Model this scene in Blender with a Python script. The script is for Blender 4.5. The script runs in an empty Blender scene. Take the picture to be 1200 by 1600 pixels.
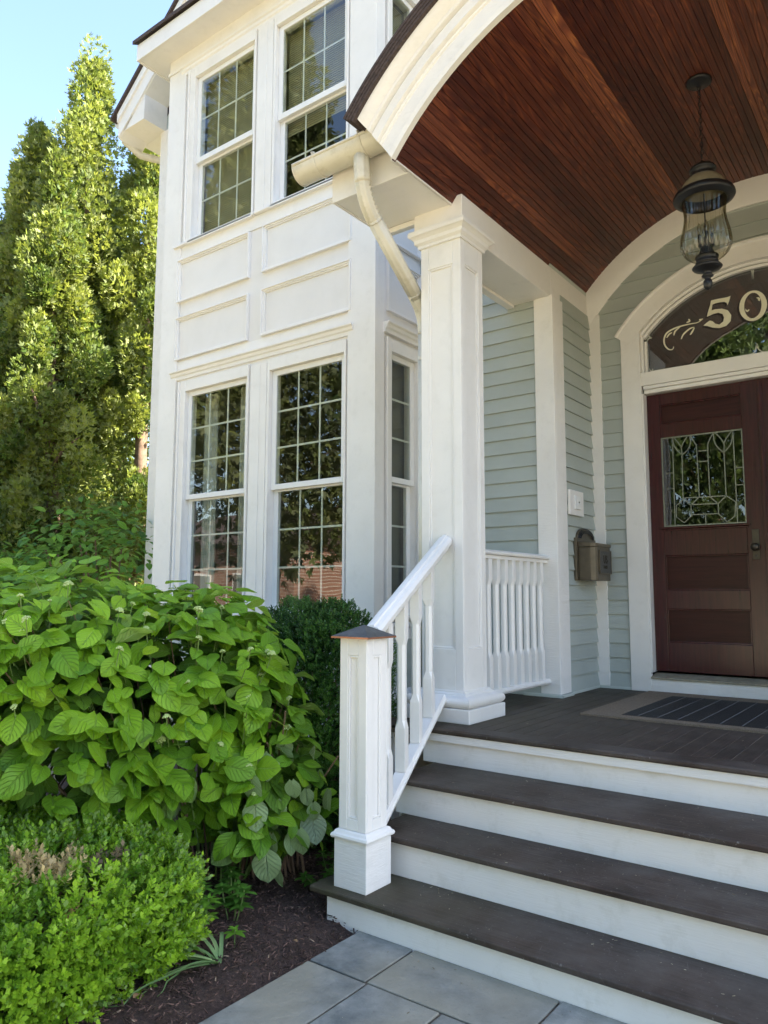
import bpy, bmesh, math, random
import numpy as np
from mathutils import Vector, Matrix
random.seed(7); rng = np.random.default_rng(7)
R = math.radians
scene = bpy.context.scene
col = bpy.data.collections.new("house_front"); scene.collection.children.link(col)

# ---------------------------------------------------------------- camera, light, exposure
cam = bpy.data.cameras.new("camera"); camo = bpy.data.objects.new("camera", cam); col.objects.link(camo)
cam.sensor_fit = 'VERTICAL'; cam.sensor_height = 36.0; cam.sensor_width = 27.0
cam.lens = 1165.48 / 1600 * 36.0; cam.clip_start = 0.05; cam.clip_end = 900
rr = Vector((0.79995, 0.60006, 0.00283)); dd = Vector((-0.06339, 0.08920, -0.99399)); ff = Vector((-0.59671, 0.79497, 0.10940))
M = Matrix((rr, -dd, -ff)).transposed().to_4x4(); M.translation = (0, 0, 1.48)
camo.matrix_world = M; scene.camera = camo

SUN_AZ, SUN_EL = 62.0, 42.0      # azimuth from +Y towards +X
world = bpy.data.worlds.new("World"); scene.world = world; world.use_nodes = True
nt = world.node_tree; nt.nodes.clear()
sky = nt.nodes.new('ShaderNodeTexSky'); sky.sky_type = 'NISHITA'; sky.sun_disc = False
sky.sun_elevation = R(SUN_EL); sky.sun_rotation = R(SUN_AZ); sky.air_density = 1.0; sky.dust_density = 1.3; sky.ozone_density = 0.8
bg = nt.nodes.new('ShaderNodeBackground'); bg.inputs['Strength'].default_value = 0.085
wo = nt.nodes.new('ShaderNodeOutputWorld')
nt.links.new(sky.outputs[0], bg.inputs[0]); nt.links.new(bg.outputs[0], wo.inputs[0])
sl = bpy.data.lights.new("sun", 'SUN'); sl.energy = 5.0; sl.angle = R(0.6); sl.color = (1.0, 0.90, 0.74)
so = bpy.data.objects.new("sun", sl); col.objects.link(so)
sd = Vector((math.sin(R(SUN_AZ)) * math.cos(R(SUN_EL)), math.cos(R(SUN_AZ)) * math.cos(R(SUN_EL)), math.sin(R(SUN_EL))))
so.rotation_euler = sd.to_track_quat('Z', 'Y').to_euler(); so.location = (8, 8, 12)
vs = scene.view_settings; scene.display_settings.display_device = 'sRGB'
vs.view_transform = 'Standard'; vs.look = 'None'; vs.exposure = 2.85; vs.gamma = 1.0; vs.use_curve_mapping = False
scene.cycles.max_bounces = 8; scene.cycles.diffuse_bounces = 4; scene.cycles.glossy_bounces = 4
scene.cycles.transmission_bounces = 6; scene.cycles.transparent_max_bounces = 8; scene.cycles.use_denoising = True
scene.cycles.caustics_reflective = False; scene.cycles.caustics_refractive = False

# ---------------------------------------------------------------- material helpers
def newmat(name):
    m = bpy.data.materials.new(name); m.use_nodes = True
    n = m.node_tree; b = n.nodes['Principled BSDF']
    return m, n, b
def nd(n, t, **kw):
    x = n.nodes.new(t)
    for k, v in kw.items(): setattr(x, k, v)
    return x
def coords(n, scale=(1, 1, 1), out='Object', randomise=False):
    tc = nd(n, 'ShaderNodeTexCoord'); mp = nd(n, 'ShaderNodeMapping'); mp.inputs['Scale'].default_value = scale
    n.links.new(tc.outputs[out], mp.inputs['Vector'])
    if randomise:
        oi = nd(n, 'ShaderNodeObjectInfo'); mu = nd(n, 'ShaderNodeVectorMath', operation='SCALE')
        cx = nd(n, 'ShaderNodeCombineXYZ')
        for i in range(3): n.links.new(oi.outputs['Random'], cx.inputs[i])
        n.links.new(cx.outputs[0], mu.inputs[0]); mu.inputs['Scale'].default_value = 37.0
        n.links.new(mu.outputs[0], mp.inputs['Location'])
    return mp.outputs[0]
def noise(n, vec, scale, detail=4, rough=0.55, dist=0.0):
    t = nd(n, 'ShaderNodeTexNoise'); t.inputs['Scale'].default_value = scale; t.inputs['Detail'].default_value = detail
    t.inputs['Roughness'].default_value = rough; t.inputs['Distortion'].default_value = dist
    n.links.new(vec, t.inputs['Vector']); return t.outputs['Fac']
def ramp(n, fac, stops):
    r = nd(n, 'ShaderNodeValToRGB'); e = r.color_ramp.elements
    while len(e) < len(stops): e.new(0.5)
    for k, (p, c) in enumerate(stops):
        e[k].position = p; e[k].color = (*c, 1) if len(c) == 3 else c
    n.links.new(fac, r.inputs[0]); return r.outputs[0]
def g(v): return (v, v, v)
def mix(n, fac, a, b, mode='MIX'):
    m = nd(n, 'ShaderNodeMix', data_type='RGBA', blend_type=mode)
    if hasattr(fac, 'links') or hasattr(fac, 'is_linked'): n.links.new(fac, m.inputs[0])
    else: m.inputs[0].default_value = fac
    for s, v in ((6, a), (7, b)):
        if isinstance(v, tuple): m.inputs[s].default_value = (*v, 1)
        else: n.links.new(v, m.inputs[s])
    return m.outputs[2]
def bump(n, b, fac, strength, dist=0.01):
    bm = nd(n, 'ShaderNodeBump'); bm.inputs['Strength'].default_value = strength; bm.inputs['Distance'].default_value = dist
    n.links.new(fac, bm.inputs['Height']); n.links.new(bm.outputs[0], b.inputs['Normal'])
def setc(n, b, v):
    if isinstance(v, tuple): b.inputs['Base Color'].default_value = (*v, 1)
    else: n.links.new(v, b.inputs['Base Color'])

def paint(name, c, rough=0.5, grain=(2, 2, 40), gs=0.25, var=0.10, dirt=0.0, dirtc=(0.35, 0.33, 0.27), rand=0.0):
    m, n, b = newmat(name)
    v = coords(n, (1, 1, 1), randomise=True)
    lo = tuple(x * (1 - var) for x in c); hi = tuple(min(x * (1 + var * .4), .9) for x in c)
    c1 = ramp(n, noise(n, v, 3.0, 5), [(0.3, lo), (0.7, hi)])
    if rand:
        oi = nd(n, 'ShaderNodeObjectInfo'); h = nd(n, 'ShaderNodeHueSaturation')
        mr = nd(n, 'ShaderNodeMapRange'); n.links.new(oi.outputs['Random'], mr.inputs[0])
        mr.inputs[3].default_value = 1 - rand; mr.inputs[4].default_value = 1 + rand
        n.links.new(mr.outputs[0], h.inputs['Value']); n.links.new(c1, h.inputs['Color']); c1 = h.outputs[0]
    if dirt:
        d = ramp(n, noise(n, v, 9.0, 8, 0.7), [(0.52, g(0)), (0.75, g(dirt))])
        c1 = mix(n, d, c1, dirtc)
    setc(n, b, c1); b.inputs['Roughness'].default_value = rough
    vg = coords(n, grain, randomise=True)
    bump(n, b, noise(n, vg, 14.0, 5, 0.6), gs, 0.004)
    return m
WHITE = paint('white_paint', (0.81, 0.79, 0.76), 0.42, (3, 3, 1), 0.15, 0.05, 0.12)
WHITE_ROUGH = paint('white_rough_sawn', (0.81, 0.79, 0.76), 0.55, (1.2, 1.2, 9), 0.6, 0.05, 0.15)
WHITE_RISER = paint('white_riser_paint', (0.83, 0.80, 0.76), 0.5, (0.8, 8, 12), 0.3, 0.05, 0.35, (0.50, 0.47, 0.38))
CREAM = paint('aged_white_metal', (0.66, 0.63, 0.54), 0.34, (2, 2, 2), 0.06, 0.10, 0.55, (0.33, 0.29, 0.18))
VINYL = paint('white_vinyl', (0.80, 0.80, 0.79), 0.3, (1, 1, 1), 0.02, 0.02, 0.0)
SAGE = paint('sage_siding_paint', (0.42, 0.46, 0.43), 0.6, (1.0, 6, 22), 0.45, 0.06, 0.10, (0.50, 0.53, 0.48), rand=0.035)
SAGE_TRIM = paint('sage_trim_paint', (0.55, 0.60, 0.56), 0.5, (1, 1, 1), 0.1, 0.06, 0.05)
PANELW = paint('panel_paint', (0.77, 0.75, 0.725), 0.55, (1, 1, 1), 0.08, 0.05, 0.05)

def simple(name, c, rough=0.5, metal=0.0, var=0.15, sc=20, bs=0.1, spec=None):
    m, n, b = newmat(name); v = coords(n)
    f = noise(n, v, sc, 5)
    setc(n, b, ramp(n, f, [(0.3, tuple(x * (1 - var) for x in c)), (0.7, tuple(x * (1 + var) for x in c))]))
    b.inputs['Roughness'].default_value = rough; b.inputs['Metallic'].default_value = metal
    if bs: bump(n, b, f, bs, 0.003)
    return m
BLACKM = simple('black_iron', (0.018, 0.018, 0.02), 0.35, 0.3)
ZINC = simple('weathered_copper_cap', (0.10, 0.11, 0.12), 0.5, 0.5, 0.3)
COPPER = simple('copper_edge', (0.45, 0.20, 0.12), 0.4, 0.7)
SAND = simple('joint_sand', (0.16, 0.14, 0.11), 0.95, 0, 0.4, 90, 0.6)
SHINGLE = simple('brown_shingle', (0.060, 0.042, 0.038), 0.85, 0, 0.4, 60, 0.6)
DARKIN = simple('dim_room_wall', (0.16, 0.15, 0.13), 0.9, 0, 0.1, 2, 0)
BRONZE = simple('bronze_metal', (0.115, 0.095, 0.065), 0.38, 0.35, 0.12)
PEWTER = simple('pewter_hammered', (0.085, 0.082, 0.075), 0.42, 0.4, 0.35, 160, 0.6)
OLDBRASS = simple('aged_brass', (0.065, 0.055, 0.042), 0.35, 0.7)
LEAD = simple('zinc_came', (0.24, 0.25, 0.20), 0.35, 0.4)
GOLDLEAF = simple('pale_gold_leaf', (0.74, 0.72, 0.56), 0.45, 0.0, 0.06)
ETCH = simple('etched_white', (0.55, 0.57, 0.50), 0.7, 0.0, 0.05)
BLIND = simple('blind_slat', (0.40, 0.36, 0.22), 0.5, 0, 0.05)
BLACKP = simple('black_print', (0.012, 0.008, 0.008), 0.5, 0, 0.2)
SILL = simple('weathered_sill', (0.30, 0.27, 0.20), 0.6, 0, 0.2)
CONC = simple('concrete', (0.33, 0.32, 0.30), 0.9, 0, 0.15, 12, 0.3)

def glassmat(name, ior, tint=(1, 1, 1), rough=0.0, wav=0.06, lo=0.0, scat=None):
    m = bpy.data.materials.new(name); m.use_nodes = True; n = m.node_tree; n.nodes.clear()
    o = nd(n, 'ShaderNodeOutputMaterial'); ms = nd(n, 'ShaderNodeMixShader'); fr = nd(n, 'ShaderNodeFresnel')
    fr.inputs['IOR'].default_value = ior
    t = nd(n, 'ShaderNodeBsdfTransparent'); t.inputs[0].default_value = (*tint, 1)
    gl = nd(n, 'ShaderNodeBsdfGlossy'); gl.inputs['Roughness'].default_value = rough
    v = coords(n); bm = nd(n, 'ShaderNodeBump'); bm.inputs['Strength'].default_value = wav; bm.inputs['Distance'].default_value = 0.02
    n.links.new(noise(n, v, 2.5, 1), bm.inputs['Height']); n.links.new(bm.outputs[0], gl.inputs['Normal'])
    gb = nd(n, 'ShaderNodeNewGeometry'); iv = nd(n, 'ShaderNodeMath', operation='SUBTRACT'); iv.inputs[0].default_value = 1.0; n.links.new(gb.outputs['Backfacing'], iv.inputs[1])
    mu = nd(n, 'ShaderNodeMath', operation='MULTIPLY'); n.links.new(fr.outputs[0], mu.inputs[0]); n.links.new(iv.outputs[0], mu.inputs[1])
    ad = nd(n, 'ShaderNodeMath', operation='ADD'); ad.inputs[1].default_value = lo; n.links.new(mu.outputs[0], ad.inputs[0])
    n.links.new(ad.outputs[0], ms.inputs[0]); n.links.new(t.outputs[0], ms.inputs[1]); n.links.new(gl.outputs[0], ms.inputs[2])
    n.links.new(ms.outputs[0], o.inputs[0]); return m
GLASS = glassmat('window_glass', 2.0, (0.90, 0.92, 0.88))
LAMPGLASS = glassmat('lamp_glass', 1.5, (0.80, 0.79, 0.72), 0.06, 0.0, 0.07)
TRANSOM = glassmat('transom_glass', 2.7, (0.75, 0.77, 0.74))
DOME = simple('lamp_dome_tan', (0.26, 0.23, 0.155), 0.45, 0.3)

def woodmat():
    m, n, b = newmat('varnished_fir')
    v = coords(n, (1, 1, 1), randomise=True)
    # long cathedral grain: bands of a value that drifts slowly along the board
    vs_ = coords(n, (9.0, 0.55, 9.0), randomise=True)
    big = noise(n, vs_, 1.3, 2, 0.5, 0.5)
    mm = nd(n, 'ShaderNodeMath', operation='MULTIPLY'); mm.inputs[1].default_value = 16.0; n.links.new(big, mm.inputs[0])
    pp = nd(n, 'ShaderNodeMath', operation='PINGPONG'); pp.inputs[1].default_value = 0.5; n.links.new(mm.outputs[0], pp.inputs[0])
    fine = noise(n, coords(n, (160, 2.0, 160), randomise=True), 1.0, 4, 0.6)
    ad = nd(n, 'ShaderNodeMath', operation='MULTIPLY_ADD'); ad.inputs[1].default_value = 0.42; n.links.new(fine, ad.inputs[0]); n.links.new(pp.outputs[0], ad.inputs[2])
    c = ramp(n, ad.outputs[0], [(0.20, (0.070, 0.018, 0.013)), (0.50, (0.120, 0.031, 0.018)), (0.64, (0.175, 0.050, 0.023)), (0.82, (0.30, 0.095, 0.036))])
    oi = nd(n, 'ShaderNodeObjectInfo')
    dk = ramp(n, oi.outputs['Random'], [(0.0, (0.50, 0.44, 0.50)), (0.5, (0.80, 0.74, 0.74)), (0.82, (1.0, 1.0, 1.0)), (0.9, (1.5, 1.7, 1.6)), (1.0, (1.9, 2.3, 2.1))])
    c = mix(n, 1.0, c, dk, 'MULTIPLY')
    blot = ramp(n, noise(n, coords(n, (2, 0.8, 2), randomise=True), 1.5, 3), [(0.35, g(0.75)), (0.65, g(1.1))])
    c = mix(n, 1.0, c, blot, 'MULTIPLY')
    setc(n, b, c); b.inputs['Roughness'].default_value = 0.36
    bump(n, b, fine, 0.25, 0.002)
    return m
FIR = woodmat()

def doormat_wood():
    m, n, b = newmat('mahogany_door')
    f = noise(n, coords(n, (30, 30, 1.6)), 2.0, 5, 0.6)
    c = ramp(n, f, [(0.3, (0.030, 0.0040, 0.0055)), (0.6, (0.052, 0.007, 0.008)), (0.8, (0.085, 0.013, 0.012))])
    setc(n, b, c); b.inputs['Roughness'].default_value = 0.20; b.inputs['Specular IOR Level'].default_value = 0.5; bump(n, b, f, 0.12, 0.002); return m
MAHOG = doormat_wood()
def panelwood():
    m, n, b = newmat('mahogany_panel')
    f = noise(n, coords(n, (1.6, 30, 30)), 2.0, 5, 0.6)
    c = ramp(n, f, [(0.3, (0.026, 0.0055, 0.0045)), (0.7, (0.050, 0.012, 0.009))])
    setc(n, b, c); b.inputs['Roughness'].default_value = 0.32; b.inputs['Specular IOR Level'].default_value = 0.25; bump(n, b, f, 0.12, 0.002); return m
MAHOGP = panelwood()

def deckmat(name, moss, along):
    m, n, b = newmat(name)
    geo = nd(n, 'ShaderNodeNewGeometry')
    v = coords(n, (1, 1, 1), randomise=True)
    gr = noise(n, coords(n, (1.5, 40, 40) if along == 'x' else (40, 1.5, 40), randomise=True), 2.0, 5, 0.65)
    base = ramp(n, gr, [(0.25, (0.026, 0.017, 0.013)), (0.75, (0.078, 0.052, 0.041))])
    bl = ramp(n, noise(n, v, 3.5, 7, 0.65), [(0.35, g(0.6)), (0.7, g(1.3))])
    base = mix(n, 1.0, base, bl, 'MULTIPLY')
    # worn pale scratches
    sc = nd(n, 'ShaderNodeTexVoronoi', feature='DISTANCE_TO_EDGE'); sc.inputs['Scale'].default_value = 9
    n.links.new(coords(n, (1, 2.2, 1), randomise=True), sc.inputs['Vector'])
    w = ramp(n, sc.outputs['Distance'], [(0.0, g(1)), (0.012, g(0))])
    w2 = ramp(n, noise(n, v, 5.0, 3), [(0.50, g(0)), (0.64, g(0.75))])
    base = mix(n, mix(n, 1.0, w, w2, 'MULTIPLY'), base, (0.17, 0.145, 0.13))
    spk = ramp(n, noise(n, v, 70.0, 2), [(0.68, g(0)), (0.73, g(0.8))])
    base = mix(n, spk, base, (0.20, 0.18, 0.16))
    du = ramp(n, noise(n, coords(n, (1, 1, 1)), 2.2, 8, 0.7), [(0.42, g(0)), (0.68, g(0.75))])
    base = mix(n, du, base, (0.115, 0.098, 0.085))
    if moss:
        sx = nd(n, 'ShaderNodeSeparateXYZ'); n.links.new(geo.outputs['Position'], sx.inputs[0])
        mr = nd(n, 'ShaderNodeMapRange'); mr.inputs[1].default_value = -1.2; mr.inputs[2].default_value = -2.5; mr.inputs[3].default_value = 0.0; mr.inputs[4].default_value = moss
        n.links.new(sx.outputs[0], mr.inputs[0])
        ms = mix(n, 1.0, mr.outputs[0], ramp(n, noise(n, v, 2.6, 6, 0.7), [(0.3, g(0.25)), (0.65, g(1.0))]), 'MULTIPLY')
        base = mix(n, ms, base, (0.062, 0.062, 0.028))
    setc(n, b, base); b.inputs['Roughness'].default_value = 0.62; b.inputs['Specular IOR Level'].default_value = 0.3
    bump(n, b, gr, 0.5, 0.004); return m
TREAD1 = deckmat('mossy_tread_stain', 0.9, 'x'); TREADM = deckmat('brown_tread_stain', 0.35, 'x'); DECK = deckmat('brown_floor_stain', 0.55, 'y')
DUST = simple('gap_dust', (0.20, 0.165, 0.13), 0.9, 0, 0.5, 6, 0)

def stonemat():
    m, n, b = newmat('bluestone')
    v = coords(n, (1, 1, 1), randomise=True)
    c = ramp(n, noise(n, v, 6.0, 10, 0.68), [(0.32, (0.12, 0.13, 0.125)), (0.5, (0.215, 0.225, 0.21)), (0.68, (0.33, 0.335, 0.31))])
    t = ramp(n, noise(n, v, 1.7, 2, 0.5), [(0.46, g(0)), (0.62, g(0.75))])
    c = mix(n, t, c, (0.30, 0.275, 0.205))
    s = ramp(n, noise(n, v, 55.0, 3), [(0.66, g(0)), (0.74, g(0.5))])
    c = mix(n, s, c, (0.12, 0.13, 0.13))
    setc(n, b, c); b.inputs['Roughness'].default_value = 0.75
    bump(n, b, noise(n, v, 9.0, 12, 0.68), 0.9, 0.012); return m
STONE = stonemat()
def soil():
    m, n, b = newmat('dark_mulch')
    v = coords(n)
    c = ramp(n, noise(n, v, 60.0, 8, 0.75), [(0.3, (0.034, 0.021, 0.017)), (0.55, (0.11, 0.068, 0.054)), (0.75, (0.22, 0.14, 0.11))])
    setc(n, b, c); b.inputs['Roughness'].default_value = 0.95
    bump(n, b, noise(n, v, 90.0, 6, 0.8), 1.0, 0.02); return m
SOIL = soil()
def lawnm():
    m, n, b = newmat('lawn_ground')
    v = coords(n)
    c = ramp(n, noise(n, v, 3.0, 9, 0.75), [(0.3, (0.22, 0.19, 0.12)), (0.7, (0.40, 0.34, 0.22))])  # paled beyond grass colour to bounce more sunlight under the porch
    setc(n, b, c); b.inputs['Roughness'].default_value = 0.9; bump(n, b, noise(n, v, 60, 4), 1.0, 0.03); return m
LAWN = lawnm()

def leafmat(name, rough=0.42, trans=0.35, veins=False, tcol=1.5):
    m, n, b = newmat(name)
    at = nd(n, 'ShaderNodeAttribute', attribute_name='tint')
    c = at.outputs['Color']
    if veins:
        uv = nd(n, 'ShaderNodeUVMap'); sx = nd(n, 'ShaderNodeSeparateXYZ'); n.links.new(uv.outputs[0], sx.inputs[0])
        ab = nd(n, 'ShaderNodeMath', operation='ABSOLUTE'); n.links.new(sx.outputs[0], ab.inputs[0])
        mid = ramp(n, ab.outputs[0], [(0.0, g(1)), (0.035, g(0))])
        k = nd(n, 'ShaderNodeMath', operation='MULTIPLY_ADD'); k.inputs[1].default_value = -0.75; n.links.new(ab.outputs[0], k.inputs[0]); n.links.new(sx.outputs[1], k.inputs[2])
        k2 = nd(n, 'ShaderNodeMath', operation='MULTIPLY'); k2.inputs[1].default_value = 6.5; n.links.new(k.outputs[0], k2.inputs[0])
        fr = nd(n, 'ShaderNodeMath', operation='PINGPONG'); fr.inputs[1].default_value = 0.5; n.links.new(k2.outputs[0], fr.inputs[0])
        sv = ramp(n, fr.outputs[0], [(0.0, g(0.8)), (0.09, g(0))])
        vv = mix(n, 1.0, mid, sv, 'LIGHTEN')
        hs = nd(n, 'ShaderNodeHueSaturation'); hs.inputs['Value'].default_value = 1.7; hs.inputs['Saturation'].default_value = 0.8; n.links.new(c, hs.inputs['Color'])
        c = mix(n, mix(n, 1.0, vv, g(0.75), 'MULTIPLY'), c, hs.outputs[0])
        nv = nd(n, 'ShaderNodeMath', operation='SUBTRACT'); nv.inputs[0].default_value = 1; n.links.new(vv, nv.inputs[1])
        bump(n, b, nv.outputs[0], 0.9, 0.008)
    geo = nd(n, 'ShaderNodeNewGeometry')
    hb = nd(n, 'ShaderNodeHueSaturation'); hb.inputs['Saturation'].default_value = 0.72; hb.inputs['Value'].default_value = 1.1; n.links.new(c, hb.inputs['Color'])
    c2 = mix(n, geo.outputs['Backfacing'], c, hb.outputs[0])
    setc(n, b, c2); b.inputs['Roughness'].default_value = rough; b.inputs['Specular IOR Level'].default_value = 0.28
    tr = nd(n, 'ShaderNodeBsdfTranslucent'); ht = nd(n, 'ShaderNodeHueSaturation'); ht.inputs['Value'].default_value = tcol; ht.inputs['Hue'].default_value = 0.485
    n.links.new(c, ht.inputs['Color']); n.links.new(ht.outputs[0], tr.inputs[0])
    ms = nd(n, 'ShaderNodeMixShader'); ms.inputs[0].default_value = trans
    out = n.nodes['Material Output']; n.links.new(b.outputs[0], ms.inputs[1]); n.links.new(tr.outputs[0], ms.inputs[2]); n.links.new(ms.outputs[0], out.inputs[0])
    return m
HLEAF = leafmat('hydrangea_leaf', 0.45, 0.35, True)
LEAFS = leafmat('small_leaf', 0.38, 0.30)
CONIF = leafmat('conifer_spray', 0.7, 0.30)
STEM = simple('green_stem', (0.13, 0.20, 0.05), 0.6); TWIG = simple('brown_twig', (0.16, 0.10, 0.06), 0.8)
BARK = simple('bark', (0.15, 0.10, 0.07), 0.9, 0, 0.4, 12, 0.8)
CHIP = leafmat('mulch_chip', 0.9, 0.0)
BUD = simple('pale_bud', (0.40, 0.50, 0.20), 0.7, 0, 0.2, 80)

# ---------------------------------------------------------------- mesh helpers
class MB:
    def __init__(s): s.v = []; s.f = []; s.mi = []
    def add(s, vs, fs, mi=0):
        o = len(s.v); s.v += [tuple(p) for p in vs]; s.f += [tuple(i + o for i in f) for f in fs]; s.mi += [mi] * len(fs); return s
    def box(s, x0, x1, y0, y1, z0, z1, mi=0):
        x0, x1 = min(x0, x1), max(x0, x1); y0, y1 = min(y0, y1), max(y0, y1); z0, z1 = min(z0, z1), max(z0, z1)
        v = [(x0,y0,z0),(x1,y0,z0),(x1,y1,z0),(x0,y1,z0),(x0,y0,z1),(x1,y0,z1),(x1,y1,z1),(x0,y1,z1)]
        return s.add(v, [(0,3,2,1),(4,5,6,7),(0,1,5,4),(1,2,6,5),(2,3,7,6),(3,0,4,7)], mi)
    def prism(s, poly, axis, a, b, mi=0):
        # poly: 2d points; axis: extrusion axis
        def mk(p, t): return {'x': (t, p[0], p[1]), 'y': (p[0], t, p[1]), 'z': (p[0], p[1], t)}[axis]
        n = len(poly); v = [mk(p, a) for p in poly] + [mk(p, b) for p in poly]
        f = [tuple(range(n)), tuple(range(2*n-1, n-1, -1))] + [(i, (i+1) % n, n+(i+1) % n, n+i) for i in range(n)]
        return s.add(v, f, mi)
    def lathe(s, prof, c=(0,0,0), n=24, ribs=0, amp=0.0, mi=0, axis='z', closed=False):
        v = []
        for r, h in prof:
            for i in range(n):
                a = 2*math.pi*i/n; rad = r*(1+amp*math.cos(ribs*a)) if ribs else r
                x, y = rad*math.cos(a), rad*math.sin(a)
                v.append({'z': (c[0]+x, c[1]+y, c[2]+h), 'y': (c[0]+x, c[1]+h, c[2]+y), 'x': (c[0]+h, c[1]+x, c[2]+y)}[axis])
        f = []
        m_ = len(prof)
        for k in range(m_ if closed else m_-1):
            for i in range(n):
                j = (i+1) % n; k2 = (k+1) % m_
                f.append((k*n+i, k*n+j, k2*n+j, k2*n+i))
        return s.add(v, f, mi)
    def tube(s, pts, r, n=8, mi=0, cap=True, rs=None):
        pts = [Vector(p) for p in pts]; v = []; up = Vector((0.13, 0.31, 0.94)).normalized()
        for k, p in enumerate(pts):
            t = (pts[min(k+1, len(pts)-1)] - pts[max(k-1, 0)]).normalized()
            a = t.cross(up)
            if a.length < 0.05: a = t.cross(Vector((1, 0, 0)))
            a.normalize(); b_ = t.cross(a); rad = rs[k] if rs else r
            for i in range(n):
                q = 2*math.pi*i/n; v.append(p + (a*math.cos(q) + b_*math.sin(q))*rad)
        f = [(k*n+i, k*n+(i+1) % n, (k+1)*n+(i+1) % n, (k+1)*n+i) for k in range(len(pts)-1) for i in range(n)]
        if cap: f += [tuple(range(n))[::-1], tuple((len(pts)-1)*n+i for i in range(n))]
        return s.add(v, f, mi)
    def sweep_arc(s, prof, cx, cz, a0, a1, n, mi=0, endshift=None):
        # prof: closed list of (radius, y); a measured from straight up, left negative
        v = []; m_ = len(prof)
        for k in range(n+1):
            t = k/n
            for r, y in prof:
                A0 = a0 + (endshift(r) if endshift else 0); A1 = a1 - (endshift(r) if endshift else 0)
                a = A0 + (A1-A0)*t; v.append((cx + r*math.sin(a), y, cz + r*math.cos(a)))
        f = [(k*m_+i, k*m_+(i+1) % m_, (k+1)*m_+(i+1) % m_, (k+1)*m_+i) for k in range(n) for i in range(m_)]
        f += [tuple(range(m_))[::-1], tuple(n*m_+i for i in range(m_))]
        return s.add(v, f, mi)
    def mesh(s, name):
        me = bpy.data.meshes.new(name); me.from_pydata(s.v, [], s.f)
        bm = bmesh.new(); bm.from_mesh(me); bmesh.ops.recalc_face_normals(bm, faces=bm.faces); bm.to_mesh(me); bm.free()
        if any(s.mi): me.polygons.foreach_set('material_index', s.mi)
        return me
    def build(s, name, mats, parent=None, bevel=0.0, smooth=False, loc=None, rotz=0.0, **tags):
        me = s.mesh(name)
        return obj(name, me, mats, parent, bevel, smooth, loc, rotz, **tags)
def obj(name, me, mats, parent=None, bevel=0.0, smooth=False, loc=None, rotz=0.0, **tags):
    if mats is not None and not me.materials:
        for m in (mats if isinstance(mats, (list, tuple)) else [mats]): me.materials.append(m)
    o = bpy.data.objects.new(name, me); col.objects.link(o)
    if parent: o.parent = parent
    if loc: o.location = loc
    if rotz: o.rotation_euler = (0, 0, rotz)
    if smooth:
        me.polygons.foreach_set('use_smooth', [True]*len(me.polygons))
        if smooth != 'all':
            me.set_sharp_from_angle(angle=R(40))
    if bevel:
        b = o.modifiers.new('bevel', 'BEVEL'); b.width = bevel; b.segments = 2; b.limit_method = 'ANGLE'; b.angle_limit = R(35)
    for k, v in tags.items(): o[k] = v
    return o
def thing(name, label, category, loc=(0,0,0), group=None, rotz=0.0, kind=None):
    o = bpy.data.objects.new(name, None); col.objects.link(o); o.location = loc; o.rotation_euler = (0,0,rotz); o.empty_display_size = 0.2
    o['label'] = label; o['category'] = category
    if group: o['group'] = group
    if kind: o['kind'] = kind
    return o
def copyof(src, parent, loc=None, rot=None):
    c = src.copy(); col.objects.link(c); c.parent = parent
    if loc is not None: c.location = loc
    if rot is not None: c.rotation_euler = rot
    return c
# ================================================================ SETTING: ground, mulch, patio
AX, AZ, AR = -1.03, 2.927, 1.737            # centre and radius of the barrel vault
PZ = 0.727                                  # porch floor level
mb = MB(); n_ = 24
v = [(x, y, 0.0) for y in (-160, -8, -2, 1.2, 6, 14, 160) for x in (-160, -20, -8, -3.9, 2, 10, 160)]
f = [(r*7+c, r*7+c+1, (r+1)*7+c+1, (r+1)*7+c) for r in range(6) for c in range(6)]
mb.add(v, f); mb.build('ground', LAWN, kind='structure')
# mulch bed, an uneven sheet
nx, ny = 90, 90; x0, x1, y0, y1 = -5.6, -2.11, 0.2, 4.72
bx = []; from mathutils import noise as mn
for j in range(ny+1):
    for i in range(nx+1):
        x = x0+(x1-x0)*i/nx; y = y0+(y1-y0)*j/ny
        h = 0.022 + 0.018*mn.noise(Vector((x*2.2, y*2.2, 0))) + 0.010*mn.noise(Vector((x*11, y*11, 3))) + 0.005*mn.noise(Vector((x*35, y*35, 5)))
        ed = min(1, (x1-x)/0.12); bx.append((x, y, max(0.006, 0.018*(1-ed) + h*ed + 0.02*ed)))
f = [(j*(nx+1)+i, j*(nx+1)+i+1, (j+1)*(nx+1)+i+1, (j+1)*(nx+1)+i) for j in range(ny) for i in range(nx)]
mb = MB().add(bx, f); bed = mb.build('mulch_bed', SOIL, smooth='all', kind='structure')
def bedz(x, y):
    h = 0.022 + 0.018*mn.noise(Vector((x*2.2, y*2.2, 0))) + 0.010*mn.noise(Vector((x*11, y*11, 3)))
    return h + 0.02
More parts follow.
